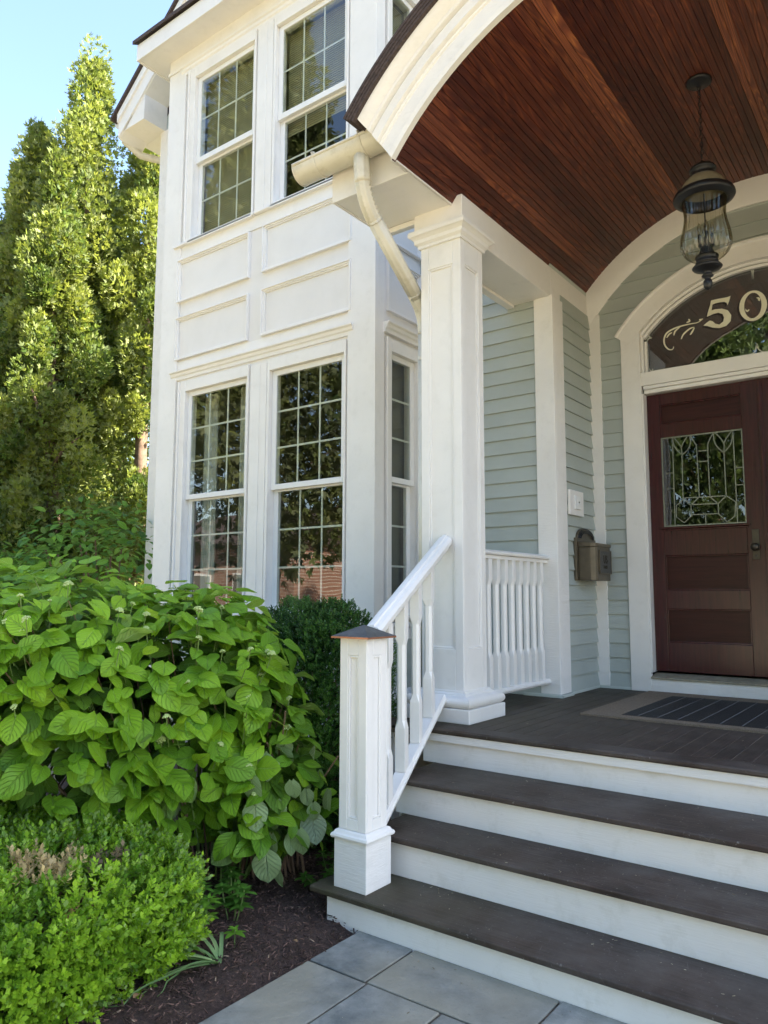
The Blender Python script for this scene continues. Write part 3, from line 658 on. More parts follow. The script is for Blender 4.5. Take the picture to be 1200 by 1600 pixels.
# horizontal trims: lower cornice, upper sill band, frieze
def cornice(x0, x1, z, y, name='cornice', wrap=True):
    b = MB(); pr = [(y, z-.085), (y-.018, z-.085), (y-.022, z-.055), (y-.034, z-.045), (y-.040, z-.022), (y-.058, z-.012), (y-.060, z), (y, z)]
    b.prism(pr, 'x', x0, x1); return b.build(name, WHITE, house, bevel=0.0015)
cornice(-6.12, -3.755, 3.685, FY-.0005)
trim('spandrel_board', [(-6.05, -3.815, FY-.010, FY-.0005, 3.685, 3.79), (-6.05, -3.815, FY-.010, FY-.0005, 4.87, 5.0)])
trim('window_sill_band', [(-6.14, -4.955, FY-.05, FY-.0005, 5.000, 5.026), (-4.945, -3.775, FY-.05, FY-.0005, 5.001, 5.027)])
trim('window_sill_band', [(-6.12, -3.77, FY-.05, FY-.0005, 1.22, 1.255)])
trim('frieze', [(BX0-.024, BX1+.024, FY-.026, FY-.0005, 7.002, 7.15), (BX0-.034, BX1+.034, FY-.04, FY-.0265, 6.985, 7.015), (BX1+.0005, BX1+.024, FY, FW, 7.002, 7.15)])
cornice(-6.12, -3.84, 6.985, FY-.0005)
# raised panel mouldings
def rpanel(x0, x1, z0, z1, origin=(0, FY, 0), rotz=0):
    b = MB(); w = 0.032
    for k, (w0, w1, d) in enumerate(((0, .011, .034), (.011, .026, .022), (.026, .038, .012))):
        for q in ((x0+w0, x1-w0, z1-w1, z1-w0), (x0+w0, x1-w0, z0+w0, z0+w1), (x0+w0, x0+w1, z0+w1, z1-w1), (x1-w1, x1-w0, z0+w1, z1-w1)):
            b.box(q[0], q[1], -d, -.0005, q[2], q[3])
    return b.build('wall_panel', WHITE, house, loc=origin, rotz=rotz)
for x0, x1 in ((-6.085, -5.025), (-4.845, -3.785)):
    for z0, z1 in ((4.412, 4.862), (3.808, 4.252)): rpanel(x0, x1, z0, z1)
# side of the bay that faces the porch
SO = (BX1+.001, 0, 0)
W.append(window(SO, R(90), 4.850, 5.115, *LR, 3, (0.075, 0.06, 0.105, 0.03), True, cols=1))
W.append(window(SO, R(90), 4.850, 5.115, *UR, 2, (0.075, 0.06, 0.105, 0.01), True, blind=True, cols=1))
b = MB(); pr = lambda z: [(BX1+.022, z-.085), (BX1+.018+.022, z-.085), (BX1+.044, z-.055), (BX1+.058, z-.045), (BX1+.064, z-.022), (BX1+.080, z-.012), (BX1+.084, z), (BX1+.001, z), (BX1+.001, z-.085)]
for z in (3.685, 6.985): MB().prism(pr(z), 'y', 4.685, FW-.01).build('cornice', WHITE, house, bevel=0.0015)
rpanel(4.745, 5.235, 3.80, 4.27, (BX1+.001, 0, 0), R(90)); rpanel(4.745, 5.235, 4.41, 4.86, (BX1+.001, 0, 0), R(90))
trim('window_sill_band', [(BX1+.001, BX1+.05, 4.70, FW-.02, 5.0, 5.026), (BX1+.001, BX1+.055, 4.70, FW-.02, 1.22, 1.255), (BX1+.001, BX1+.03, 4.70, FW-.02, 1.12, 1.215)])
sidew = MB().box(BX1+.0005, BX1+.002, 4.70, 5.25, 0.26, 1.12).build('bay_base_wall', SAGE_TRIM, house)
clap_wall(sidew, 0.54, 0.30, 1.10, (BX1+.003, 4.71, 0), R(90))
MB().box(-6.2, -3.85, FY-.002, FY-.0005, .26, 1.2).build('bay_base_wall', SAGE_TRIM, house)
clap_wall(house.children[-1] if house.children[-1].name.startswith('bay_base') else house, 2.2, 0.30, 1.15, (-6.03, FY-.002, 0))
# bay eave
EZ = 7.15
b = MB().box(-6.55, -3.2, 4.35, FW+.1, EZ, EZ+.02); b.build('bay_soffit', WHITE, house)
b = MB().box(-6.575, -3.2, 4.325, 4.349, EZ-.012, EZ+.17).box(-6.575, -6.551, 4.349, FW+.1, EZ-.012, EZ+.17); b.build('bay_fascia', WHITE, house, bevel=.003)
b = MB()
v = [(-6.61, 4.29, 7.325), (-3.1, 4.29, 7.325), (-3.1, 5.40, 7.95), (-6.61, 5.40, 7.95), (-6.61, 4.29, 7.365), (-3.1, 4.29, 7.365), (-3.1, 5.40, 7.99), (-6.61, 5.40, 7.99)]
b.add(v, [(0,3,2,1),(4,5,6,7),(0,1,5,4),(1,2,6,5),(2,3,7,6),(3,0,4,7)]); b.build('bay_roof', SHINGLE, house)
# main gable: boxed return, rake boards, roof
GY = 4.94; RX, RZ = -3.7, 10.72; SL = 0.815
b = MB()
b.box(-7.72, -7.31, GY, FW, 7.117, 7.25)                 # boxed eave return
v = [(-7.72, 7.2505), (-7.31, 7.2505), (-7.31, 7.40), (-7.72+.1, 7.2505+.13)]
b.prism([(-7.72, 7.2505), (-7.311, 7.2505), (-7.311, 7.36+.18)], 'y', GY+.002, FW)
b.build('eave_return', WHITE, house, bevel=.002)
b = MB()
def rakez(x): return 7.33+(x+7.82)*SL
for (d0, d1, ya, yb) in ((0.0, 0.085, GY-.045, GY-.02), (0.085, 0.24, GY-.0199, GY+.01), (.24, .25, GY, FW)):
    xs_ = [-7.80, RX]
    b.prism([(xs_[0], rakez(xs_[0])-d0), (xs_[1], rakez(xs_[1])-d0), (xs_[1], rakez(xs_[1])-d1*1.25), (xs_[0], rakez(xs_[0])-d1*1.25)], 'y', ya, yb)
    b.prism([(2*RX-xs_[0], rakez(xs_[0])-d0), (xs_[1], rakez(xs_[1])-d0), (xs_[1], rakez(xs_[1])-d1*1.25), (2*RX-xs_[0], rakez(xs_[0])-d1*1.25)], 'y', ya, yb)
b.build('rake_board', WHITE, house)
b = MB()
for s in (1, -1):
    X = lambda x: x if s == 1 else 2*RX-x
    b.prism([(X(-7.90), rakez(-7.90)+.02), (RX, rakez(RX)+.02), (RX, rakez(RX)+.07), (X(-7.90), rakez(-7.90)+.07)], 'y', GY-.07, 8.3)
RX2 = 4.1  # unseen second gable, added to block the sun from the front
for s in (1, -1):
    X = lambda x: x if s == 1 else 2*RX2-x
    b.prism([(X(-.10), rakez(-7.90)+.02), (RX2, rakez(RX)+.02), (RX2, rakez(RX)+.07), (X(-.10), rakez(-7.90)+.07)], 'y', GY-.07, 8.3)
b.build('main_roof', SHINGLE, house)
MB().prism([(-7.36, 7.3), (-.04, 7.3), (RX, rakez(RX)-.05)], 'y', FW+.01, FW+.2).build('gable_wall', SAGE_TRIM, house)
MB().prism([(.1, 7.3), (8.0, 7.3), (RX2, rakez(RX)-.05)], 'y', FW+.01, FW+.2).build('gable_wall', SAGE_TRIM, house)  # wall of the added right gable, out of view, shades the front
MB().box(-7.36, -7.2, FW+.2, 8.2, 0, 7.5).build('end_wall', SAGE_TRIM, house)
MB().box(7.8, 8.0, FW+.2, 8.2, 0, 7.5).box(-7.2, 7.8, 8.0, 8.2, 0, 7.5).build('back_wall', SAGE_TRIM, house)  # unseen house depth cut short so that sun reaches the arborvitae
MB().box(-7.385, -6.9, FW-.03, FW+.003, 0, 7.117).box(-7.385, -7.361, FW+.003, 5.5, 0, 7.117).build('corner_board', WHITE_ROUGH, house, bevel=.003)
MB().box(-7.80, -7.36, FW+.001, 8.2, 7.117, 7.14).build('eave_soffit', WHITE, house)
# side gutter along the left eave and its downspout
g_ = MB(); pr = [(-7.80+.0-.07*math.sin(a)-.07, 7.30-.07*math.cos(a)-.02) for a in [math.pi*i/8-math.pi/2 for i in range(9)]]
prof = [(-7.87+.07*math.cos(a), 7.30+.075*math.sin(a)) for a in [math.pi+math.pi*i/8 for i in range(9)]]
g_.prism(prof+[(-7.80, 7.32), (-7.94, 7.32)], 'y', GY+.02, 8.1); gut = g_.build('eave_gutter', CREAM, house, smooth=True)
MB().tube([(-7.87, 5.05, 7.24), (-7.87, 5.06, 7.10), (-7.80, 5.25, 6.98), (-7.62, 5.42, 6.93), (-7.50, 5.47, 6.86), (-7.45, 5.48, 6.7), (-7.45, 5.48, 0.2)], 0.045, 12).build('eave_downspout', CREAM, house, smooth=True)

# ================================================================ PORCH
porch = thing('porch', 'raised entrance porch with barrel vaulted wood ceiling and brown plank floor', 'porch')
# floor
NY = 3.63
fb = MB().box(-2.78, 0.75, NY+.03, DW+.0, PZ-.06, PZ-.0016)
floor = fb.build('porch_floor', DUST, porch)
me = MB().box(0.0014, 0.0854, 0, DW-(NY+.143)-.004, -.022, 0).mesh('floor_board')
for k in range(40):
    obj('floor_board', me, DECK, floor, bevel=0.0012, loc=(-2.76+k*.0872, NY+.143, PZ+random.uniform(-.0006, .0006)))
MB().prism([(NY+.006, PZ-.028), (NY, PZ-.02), (NY, PZ-.008), (NY+.008, PZ), (NY+.140, PZ), (NY+.140, PZ-.028)], 'x', -2.76, 0.73).build('nosing_board', TREADM, floor)
# skirt under the floor
MB().box(-2.72, -2.70, 3.70, FW, 0.03, PZ-.07).build('porch_skirt', WHITE_ROUGH, porch)
MB().box(0.66, 0.68, 3.70, FW, 0.03, PZ-.07).build('porch_skirt', WHITE_ROUGH, porch)
# columns
def column(x0, x1, y0, y1):
    cx, cy = (x0+x1)/2, (y0+y1)/2
    t = thing('porch_column', '', 'column', (cx, cy, PZ), 'square panelled porch columns')
    hx, hy = (x1-x0)/2, (y1-y0)/2; H = 3.745-PZ
    b = MB().box(-hx+.014, hx-.014, -hy+.014, hy-.014, .15, H)
    # raised stiles and rails leaving a sunk panel on each face
    zb, zt = 1.15-PZ, 3.585-PZ; e = .058
    for s in (-1, 1):
        ys = (s*hy, s*(hy-.0139)); xs = (s*hx, s*(hx-.0139))
        for (a0, a1, z0, z1) in ((-hx, -hx+e, .15, H), (hx-e, hx, .15, H), (-hx+e, hx-e, .15, zb), (-hx+e, hx-e, zt, H)): b.box(a0, a1, ys[0], ys[1], z0, z1)
        for (a0, a1, z0, z1) in ((-hy+.014, -hy+e, .15, H), (hy-e, hy-.014, .15, H), (-hy+e, hy-e, .15, zb), (-hy+e, hy-e, zt, H)): b.box(xs[0], xs[1], a0, a1, z0, z1)
    b.build('shaft', WHITE, t, bevel=0.003)
    # panel beads
    q = MB(); w = .012
    for s in (-1, 1):
        y = s*(hy-.014); yo = s*(hy-.004)
        for (a0, a1, z0, z1) in ((-hx+e, -hx+e+w, zb, zt), (hx-e-w, hx-e, zb, zt), (-hx+e+w, hx-e-w, zb, zb+w), (-hx+e+w, hx-e-w, zt-w, zt)): q.box(a0, a1, y, yo, z0, z1)
        x = s*(hx-.014); xo = s*(hx-.004)
        for (a0, a1, z0, z1) in ((-hy+e, -hy+e+w, zb, zt), (hy-e-w, hy-e, zb, zt), (-hy+e+w, hy-e-w, zb, zb+w), (-hy+e+w, hy-e-w, zt-w, zt)): q.box(x, xo, a0, a1, z0, z1)
    q.build('panel_bead', WHITE, t, bevel=0.003)
    def stack(name, prof, m, bv=0):
        b = MB(); v = []; n = len(prof)
        for d, z in prof: v += [(-hx-d, -hy-d, z), (hx+d, -hy-d, z), (hx+d, hy+d, z), (-hx-d, hy+d, z)]
        f = [(k*4+i, k*4+(i+1) % 4, k*4+4+(i+1) % 4, k*4+4+i) for k in range(n-1) for i in range(4)]+[(3,2,1,0), tuple(4*(n-1)+i for i in range(4))]
        b.add(v, f); return b.build(name, m, t, bevel=bv)
    stack('plinth', [(.082, 0), (.082, .083)], WHITE, .005)
    pr = [(.070, .0835)]
    for i in range(9):
        a = -math.pi/2+math.pi*i/8; pr.append((.052+.030*math.cos(a), .115+.031*math.sin(a)))
    pr += [(.030, .152), (.026, .160), (.012, .168), (.010, .178)]
    stack('base_moulding', pr, WHITE)
    z = H-.005
    stack('capital', [(.001, z), (.012, z), (.014, z+.018), (.030, z+.034), (.034, z+.055), (.050, z+.070), (.062, z+.076), (.064, z+.095), (.060, z+.110), (.0, z+.110)], WHITE)
    return t
colA = column(-2.637, -2.337, 3.912, 4.195)
colA['label'] = 'white square panelled porch column beside the top of the stair railing'
colB = column(2*AX+2.337, 2*AX+2.637, 3.912, 4.195)
colB['label'] = 'white square panelled porch column on the far side of the door steps'
# beams
for s in (0, 1):
    M_ = (lambda x: x) if s == 0 else (lambda x: 2*AX-x)
    bm_ = MB()
    bm_.box(M_(-2.70), M_(SX), 3.925, FW-.001, 3.792, 4.04); bm_.box(M_(-2.52), M_(SX), FW, DW-.029, 3.792, 4.04)
    bm_.build('beam', WHITE, porch, bevel=.004)
MB().box(-2.70, -2.635, 4.68, 5.25, 3.768, 3.7915).build('beam_moulding', WHITE, porch, bevel=.004)
# entablature ear with soffit, front box and small back trim
b = MB().box(-3.02, -2.41, 3.455, 3.475, 3.99, 4.20).box(-3.02, -3.0, 3.475, 4.05, 3.99, 4.20).box(-2.999, -2.404, 3.476, 4.05, 3.994, 4.01).box(-2.44, -2.404, 3.302, 3.4545, 3.994, 4.01)
b.box(-3.02, -2.701, 3.94, 3.96, 3.955, 3.9895).box(-3.04, -2.5, 3.455, 4.05, 4.2005, 4.22)
b.box(-2.416, -2.400, 3.312, 3.924, 3.984, 3.9935)
b.build('soffit_box', CREAM if False else WHITE, porch, bevel=.003)
b = MB().box(2*AX+2.385, 2*AX+3.02, 3.455, 4.05, 3.99, 4.20); b.build('soffit_box', WHITE, porch, bevel=.003)
# vaulted ceiling boards
NB = 39; A0 = R(52.6); st = 2*A0/NB
def vboard():
    b = MB(); r = AR; w = st*.5
    # across the board: edge groove, flat, centre bead, flat, edge groove (radius outwards = deeper)
    pr = [(-1, .007), (-.95, .0), (-.06, .0), (-.04, .0022), (-.02, .0022), (0, -.0006), (.02, .0022), (.04, .0022), (.06, .0), (.95, .0), (1, .007)]
    A = [((r+d)*math.sin(u*w), (r+d)*math.cos(u*w)) for u, d in pr]; B = [((r+.022)*math.sin(u*w), (r+.022)*math.cos(u*w)) for u in (1, -1)]
    b.prism(A+B, 'y', 3.30, DW-.003); return b.mesh('ceiling_board')
vb = vboard()
ceil = MB().sweep_arc([(AR+.024, 3.32), (AR+.024, DW-.003), (AR+.05, DW-.003), (AR+.05, 3.32)], AX, AZ, -A0, A0, 50).build('vaulted_ceiling', DARKIN, porch)
for k in range(NB):
    a = -A0+st*(k+.5)
    obj('ceiling_board', vb, FIR, ceil, loc=(AX, 0, AZ)).rotation_euler = (0, a, 0)
# arched fascia
es = lambda r: R(0.4+(r-AR)*9.0)
r = AR
prof = [(r-.006, 3.30), (r-.006, 3.262), (r+.022, 3.258), (r+.024, 3.270), (r+.118, 3.270), (r+.122, 3.262), (r+.134, 3.258), (r+.140, 3.266), (r+.146, 3.240), (r+.205, 3.240), (r+.209, 3.252), (r+.218, 3.252), (r+.222, 3.222), (r+.236, 3.216), (r+.242, 3.222), (r+.262, 3.195), (r+.284, 3.172), (r+.298, 3.170), (r+.298, 3.30)]
MB().sweep_arc(prof, AX, AZ, R(-52.8), R(52.8), 72, endshift=es).build('arched_fascia', WHITE_ROUGH, porch, smooth=True)
b = MB()
for k in range(4):
    b.sweep_arc([(r+.2985+k*.018, 3.145-k*.004), (r+.3155+k*.018, 3.145-k*.004), (r+.3155+k*.018, FW-.005), (r+.2985+k*.018, FW-.005)], AX, AZ, R(-50.5-k*.1), R(50.5+k*.1), 60)
b.build('arched_roof', SHINGLE, porch)
MB().box(-2.60, -2.58, 3.476, FW, 4.012, 4.28).build('roof_side_board', WHITE, porch); MB().box(.52, .54, 3.30, FW, 4.012, 4.28).build('roof_side_board', WHITE, porch)
# railing between column and niche corner
rl = thing('porch_railing', 'short level white railing between porch column and house corner', 'railing')
RX_ = -2.42
MB().prism([(RX_-.045, 1.742), (RX_+.045, 1.742), (RX_+.05, 1.752), (RX_+.05, 1.762), (RX_+.03, 1.772), (RX_, 1.778), (RX_-.03, 1.772), (RX_-.05, 1.762), (RX_-.05, 1.752)], 'y', 4.197, FW-.031).build('top_rail', WHITE, rl, bevel=.002)
MB().box(RX_-.028, RX_+.028, 4.197, FW-.031, 1.715, 1.741).build('sub_rail', WHITE, rl, bevel=.002)
MB().prism([(RX_-.03, .822), (RX_+.03, .822), (RX_+.04, .835), (RX_+.04, .845), (RX_+.028, .862), (RX_-.028, .862), (RX_-.04, .845), (RX_-.04, .835)], 'y', 4.197, FW-.031).build('bottom_rail', WHITE, rl, bevel=.002)
def baluster(H, zc0, zc1, hw=.024, c=.012):
    """square ends, long chamfered middle"""
    b = MB(); v = []
    def ring_(z, ch, w):
        return [(-w+ch, -w, z), (w-ch, -w, z), (w, -w+ch, z), (w, w-ch, z), (w-ch, w, z), (-w+ch, w, z), (-w, w-ch, z), (-w, -w+ch, z)]
    for z, ch, w in ((0, .001, hw), (zc0-.02, .001, hw), (zc0+.02, c, hw*.86), (zc1-.02, c, hw*.86), (zc1+.02, .001, hw), (H, .001, hw)): v += ring_(z, ch, w)
    f = [(k*8+i, k*8+(i+1) % 8, k*8+8+(i+1) % 8, k*8+8+i) for k in range(5) for i in range(8)]+[tuple(range(8))[::-1], tuple(40+i for i in range(8))]
    b.add(v, f); return b.mesh('baluster')
bl = baluster(1.715-.862, .22, .70)
for k in range(8): obj('baluster', bl, WHITE, rl, loc=(RX_, 4.365+.112*k, .862))

# ================================================================ STEPS
steps = thing('porch_steps', 'wide porch steps with dark brown treads and white risers', 'steps')
NYs = [2.614, 2.917, 3.228]; TZ = [.18, .357, .533]
XL, XR = -2.295, .24
for k in range(3):
    xl = (-2.375, -2.30, -2.38)[k]; y1 = (NYs[k+1] if k < 2 else NY)+.029
    z = TZ[k]; y = NYs[k]
    MB().prism([(y+.004, z-.026), (y, z-.020), (y, z-.006), (y+.005, z), (y1, z), (y1, z-.026)], 'x', xl, XR+.05).build('tread', TREAD1 if k == 0 else TREADM, steps, bevel=.002)
rz = [(0.0, .18-.0265), (.1805, .357-.0265), (.3575, .533-.0265), (.5335, PZ-.0285)]
for k in range(4):
    y = (NYs+[NY])[k]+.030
    MB().box((-2.295, -2.285, -2.36, -2.46)[k], XR, y, y+.02, rz[k][0], rz[k][1]).build('riser', WHITE_RISER, steps)
MB().box(-2.455, XR, NY+.012, NY+.0295, .655, PZ-.0285).build('riser_band', WHITE_ROUGH, steps, bevel=.002)
MB().box(-2.295, -2.275, 2.665, 2.94, 0, .1535).box(-2.284, -2.268, 2.97, 3.66, 0, .33).box(-2.358, -2.342, 3.28, 3.66, .3305, .505).build('stringer', WHITE_RISER, steps)

# newel post
nwl = thing('newel_post', 'white square newel post with pyramid cap on the lowest step', 'post', (-2.188, 2.762, .18))
hb = .092
b = MB().box(-hb, hb, -hb, hb, 0, .213).build('base', WHITE_ROUGH, nwl, bevel=.003)
b = MB(); pr = [(.0, .2135), (.010, .2135), (.013, .222), (.010, .231), (.002, .236), (-.004, .246), (-.012, .250)]; v = []
for d, z in pr: v += [(-hb-d, -hb-d, z), (hb+d, -hb-d, z), (hb+d, hb+d, z), (-hb-d, hb+d, z)]
f = [(k*4+i, k*4+(i+1) % 4, k*4+4+(i+1) % 4, k*4+4+i) for k in range(len(pr)-1) for i in range(4)]+[(3,2,1,0), tuple(4*(len(pr)-1)+i for i in range(4))]
b.add(v, f).build('base_moulding', WHITE, nwl)
hs = .078
b = MB().box(-hs+.012, hs-.012, -hs+.012, hs-.012, .25, 1.098)
zb, zt, e = .30, 1.02, .047
for s in (-1, 1):
    for (a0, a1, z0, z1) in ((-hs, -hs+e, .2505, 1.098), (hs-e, hs, .2505, 1.098), (-hs+e, hs-e, .2505, zb), (-hs+e, hs-e, zt, 1.098)): b.box(a0, a1, s*hs, s*(hs-.0119), z0, z1)
    for (a0, a1, z0, z1) in ((-hs+.012, -hs+e, .2505, 1.098), (hs-e, hs-.012, .2505, 1.098), (-hs+e, hs-e, .2505, zb), (-hs+e, hs-e, zt, 1.098)): b.box(s*hs, s*(hs-.0119), a0, a1, z0, z1)
b.build('shaft', WHITE, nwl, bevel=.003)
q = MB(); w = .010
for s in (-1, 1):
    for (a0, a1, z0, z1) in ((-hs+e, -hs+e+w, zb, zt), (hs-e-w, hs-e, zb, zt), (-hs+e+w, hs-e-w, zb, zb+w), (-hs+e+w, hs-e-w, zt-w, zt)):
        q.box(a0, a1, s*(hs-.012), s*(hs-.002), z0, z1); q.box(s*(hs-.012), s*(hs-.002), a0, a1, z0, z1)
q.build('panel_bead', WHITE, nwl, bevel=.003)
c = .108; cap = MB().box(-c, c, -c, c, 1.098, 1.106).build('cap_edge', COPPER, nwl)
b = MB().add([(-c, -c, 1.1065), (c, -c, 1.1065), (c, c, 1.1065), (-c, c, 1.1065), (0, 0, 1.158)], [(3,2,1,0), (0,1,4), (1,2,4), (2,3,4), (3,0,4)]).build('pyramid_cap', ZINC, nwl)

# stair railing, raking from newel to column
sr = thing('stair_railing', 'sloping white stair railing with four balusters behind the capped newel', 'railing')
Pa, Pb = Vector((-2.205, 2.842, 1.300)), Vector((-2.465, 3.912, 1.812))     # top of handrail line (underside about 5 cm below)
def rake_bar(name, A, B, prof):
    d = (B-A); h = Vector((d.x, d.y, 0)).normalized(); side = Vector((-h.y, h.x, 0)); up = Vector((0, 0, 1))
    v = [A+side*u+up*w for u, w in prof]+[B+side*u+up*w for u, w in prof]; n = len(prof)
    f = [tuple(range(n))[::-1], tuple(range(n, 2*n))]+[(i, (i+1) % n, n+(i+1) % n, n+i) for i in range(n)]
    return MB().add(v, f).build(name, WHITE, sr, bevel=.002)
rake_bar('handrail', Pa, Pb, [(-.024, -.055), (.024, -.055), (.030, -.030), (.046, -.022), (.048, .004), (.034, .020), (.014, .026), (.012, .034), (-.012, .034), (-.014, .026), (-.034, .020), (-.048, .004), (-.046, -.022), (-.030, -.030)])
Qa, Qb = Vector((-2.205, 2.856, .372)), Vector((-2.452, 3.826, .862))
rake_bar('bottom_rail', Qa, Qb, [(-.040, -.012), (-.032, -.022), (.032, -.022), (.040, -.012), (.043, .006), (.036, .014), (.030, .030), (-.030, .030), (-.036, .014), (-.043, .006)])
hd = Vector((Pb.x-Pa.x, Pb.y-Pa.y, 0)).normalized(); ang = math.atan2(hd.y, hd.x)
for k in range(4):
    t = (.16, .375, .59, .80)[k]
    X, Y = Qa.x+(Qb.x-Qa.x)*t, Qa.y+(Qb.y-Qa.y)*t
    tz = lambda A, B: A.z+(B.z-A.z)*((Y-A.y)/(B.y-A.y))
    zb_ = tz(Qa, Qb)+.022; ztp = tz(Pa, Pb)-.045
    obj('baluster', baluster(ztp-zb_, .235, ztp-zb_-.20, .027, .013), WHITE, sr, loc=(X, Y, zb_), rotz=ang)
# ================================================================ GUTTER and downspout on the porch ear
gt = thing('gutter', 'short half round cream gutter at the foot of the arched porch roof', 'gutter')
GYc, GZ, GR = 3.362, 4.225, .088
def halfround(r0, r1, xa, xb):
    n = 14; v = []
    for x in (xa, xb):
        for r in (r0, r1):
            for i in range(n+1):
                a = math.pi+math.pi*i/n; v.append((x, GYc+r*math.cos(a), GZ+r*math.sin(a)))
    f = []; m_ = n+1
    for i in range(n): f += [(i, i+1, 2*m_+i+1, 2*m_+i), (m_+i, 3*m_+i, 3*m_+i+1, m_+i+1), (i, m_+i, m_+i+1, i+1), (2*m_+i, 2*m_+i+1, 3*m_+i+1, 3*m_+i)]
    f += [(0, 2*m_, 3*m_, m_), (n, m_+n, 3*m_+n, 2*m_+n)]
    return v, f
b = MB(); b.add(*halfround(GR, GR-.004, -3.205, -2.50)); b.tube([(-3.205, GYc-GR, GZ+.004), (-2.50, GYc-GR, GZ+.004)], .010, 10)
b.build('trough', CREAM, gt, smooth=True)
for x in (-3.206, -2.502):
    q = [(GYc+(GR+.003)*math.cos(math.pi+math.pi*i/14), GZ+(GR+.003)*math.sin(math.pi+math.pi*i/14)) for i in range(15)]
    MB().prism(q, 'x', x-.004, x+.004).build('end_cap', CREAM, gt, smooth=True)
for x in (-3.03, -2.66):
    v, f = halfround(GR+.004, GR+.0005, x-.012, x+.012); b = MB().add(v, f)
    b.tube([(x, GYc-GR-.006, GZ+.000), (x, GYc-GR-.008, GZ+.022), (x, GYc-GR+.012, GZ+.03)], .009, 8)
    b.box(x-.01, x+.01, GYc-GR, GYc+GR, GZ+.012, GZ+.017); b.build('hanger', CREAM, gt, smooth=True)
def bez(p0, p1, p2, p3, n):
    o = []
    for i in range(n+1):
        t = i/n; o.append(tuple((1-t)**3*a+3*t*(1-t)**2*b_+3*t*t*(1-t)*c_+t**3*d for a, b_, c_, d in zip(p0, p1, p2, p3)))
    return o
# downspout: round, corrugated, with crimped elbows
dsp = thing('downspout', 'round corrugated cream downspout with crimped elbow beside the porch column', 'downspout')
pts = [(-2.700, 3.362, 4.150), (-2.700, 3.364, 4.08), (-2.700, 3.37, 4.01)]+bez((-2.700, 3.37, 4.01), (-2.700, 3.38, 3.92), (-2.700, 3.42, 3.86), (-2.701, 3.48, 3.81), 10)[1:]
def pipe(name, pts, r, ribs=12, crimp=0):
    b = MB(); rs = [r]*len(pts)
    n = 36; P_ = [Vector(p) for p in pts]; v = []
    for k, p in enumerate(P_):
        t = (P_[min(k+1, len(P_)-1)]-P_[max(k-1, 0)]).normalized(); a = Vector((1, 0, 0)); a = (a-t*a.dot(t)).normalized(); c_ = t.cross(a)
        for i in range(n):
            q = 2*math.pi*i/n; rad = r*(1+.06*math.cos(8*q)); 
            if crimp and k % 2 == 1 and math.cos(q) > -.45: rad *= 1-crimp
            v.append(p+(a*math.cos(q)+c_*math.sin(q))*rad)
    f = [(k*n+i, k*n+(i+1) % n, (k+1)*n+(i+1) % n, (k+1)*n+i) for k in range(len(pts)-1) for i in range(n)]
    f += [tuple(range(n))[::-1], tuple((len(pts)-1)*n+i for i in range(n))]
    return b.add(v, f).build(name, CREAM, dsp, smooth='all')
pr_ = .047
pipe('outlet', pts[:4], pr_+.003)
el = bez((-2.700, 3.368, 4.03), (-2.700, 3.372, 3.93), (-2.700, 3.43, 3.84), (-2.701, 3.50, 3.785), 20); pipe('elbow', el, pr_+.002, 8, .22)
st_ = [(-2.701, 3.485, 3.797), (-2.702, 3.72, 3.622), (-2.703, 3.955, 3.447)]; pipe('straight_pipe', st_, pr_)
el = bez((-2.703, 3.93, 3.466), (-2.704, 4.03, 3.39), (-2.705, 4.06, 3.34), (-2.705, 4.062, 3.22), 16); pipe('elbow', el, pr_+.001, 12, .07)
pipe('straight_pipe', [(-2.705, 4.062, 3.24), (-2.705, 4.062, 2.0), (-2.705, 4.062, .78)], pr_)
for p, r2 in (((-2.701, 3.50, 3.785), 0), ((-2.705, 4.062, 3.05), 1), ((-2.705, 4.062, 1.4), 1)):
    if r2: MB().lathe([(pr_+.0035, -.012), (pr_+.005, 0), (pr_+.0035, .012)], p, 24).build('strap', CREAM, dsp, smooth='all')

# ================================================================ LANTERN
ln = thing('lantern', 'black hanging lantern with ribbed glass under the wood porch ceiling', 'lantern', (-1.035, 4.63, 0))
MB().lathe([(0, 4.664), (.073, 4.663), (.077, 4.655), (.076, 4.648), (.060, 4.640), (.020, 4.632), (.012, 4.622), (0, 4.621)], (0,0,0), 28).build('ceiling_canopy', BLACKM, ln, smooth='all')
def link(L=.032, w=.009, r=.0022):
    b = MB(); pts = [(w*math.cos(a)*(1), 0, L/2*math.sin(a)) for a in [2*math.pi*i/12 for i in range(12)]]; n = 5; v = []
    for k, p in enumerate(pts):
        a = 2*math.pi*k/12; rd = Vector((math.cos(a), 0, math.sin(a)))
        for i in range(n):
            q = 2*math.pi*i/n; v.append(Vector(p)+rd*r*math.cos(q)+Vector((0, 1, 0))*r*math.sin(q))
    f = [(k*n+i, k*n+(i+1) % n, ((k+1) % 12)*n+(i+1) % n, ((k+1) % 12)*n+i) for k in range(12) for i in range(n)]
    return b.add(v, f).mesh('chain_link')
lk = link(); z = 4.612; k = 0
while z > 4.135:
    o = obj('chain_link', lk, BLACKM, ln, loc=(0, 0, z), rotz=R(90*(k % 2)+20)); z -= .0265; k += 1
b = MB(); b.tube([(.004*math.sin(i*.9), .004*math.cos(i*.9), 4.63-.5*i/20) for i in range(21)], .002, 6); b.build('lamp_cord', BLACKM, ln)
MB().lathe([(0, 4.132), (.010, 4.130), (.012, 4.112), (.030, 4.108), (.060, 4.098), (.072, 4.086), (.078, 4.074), (.074, 4.068), (.062, 4.062), (.062, 4.040), (.070, 4.034), (.078, 4.030), (.076, 4.024), (0, 4.024)], (0,0,0), 32, ribs=16, amp=.03).build('crown_cap', BLACKM, ln, smooth='all')
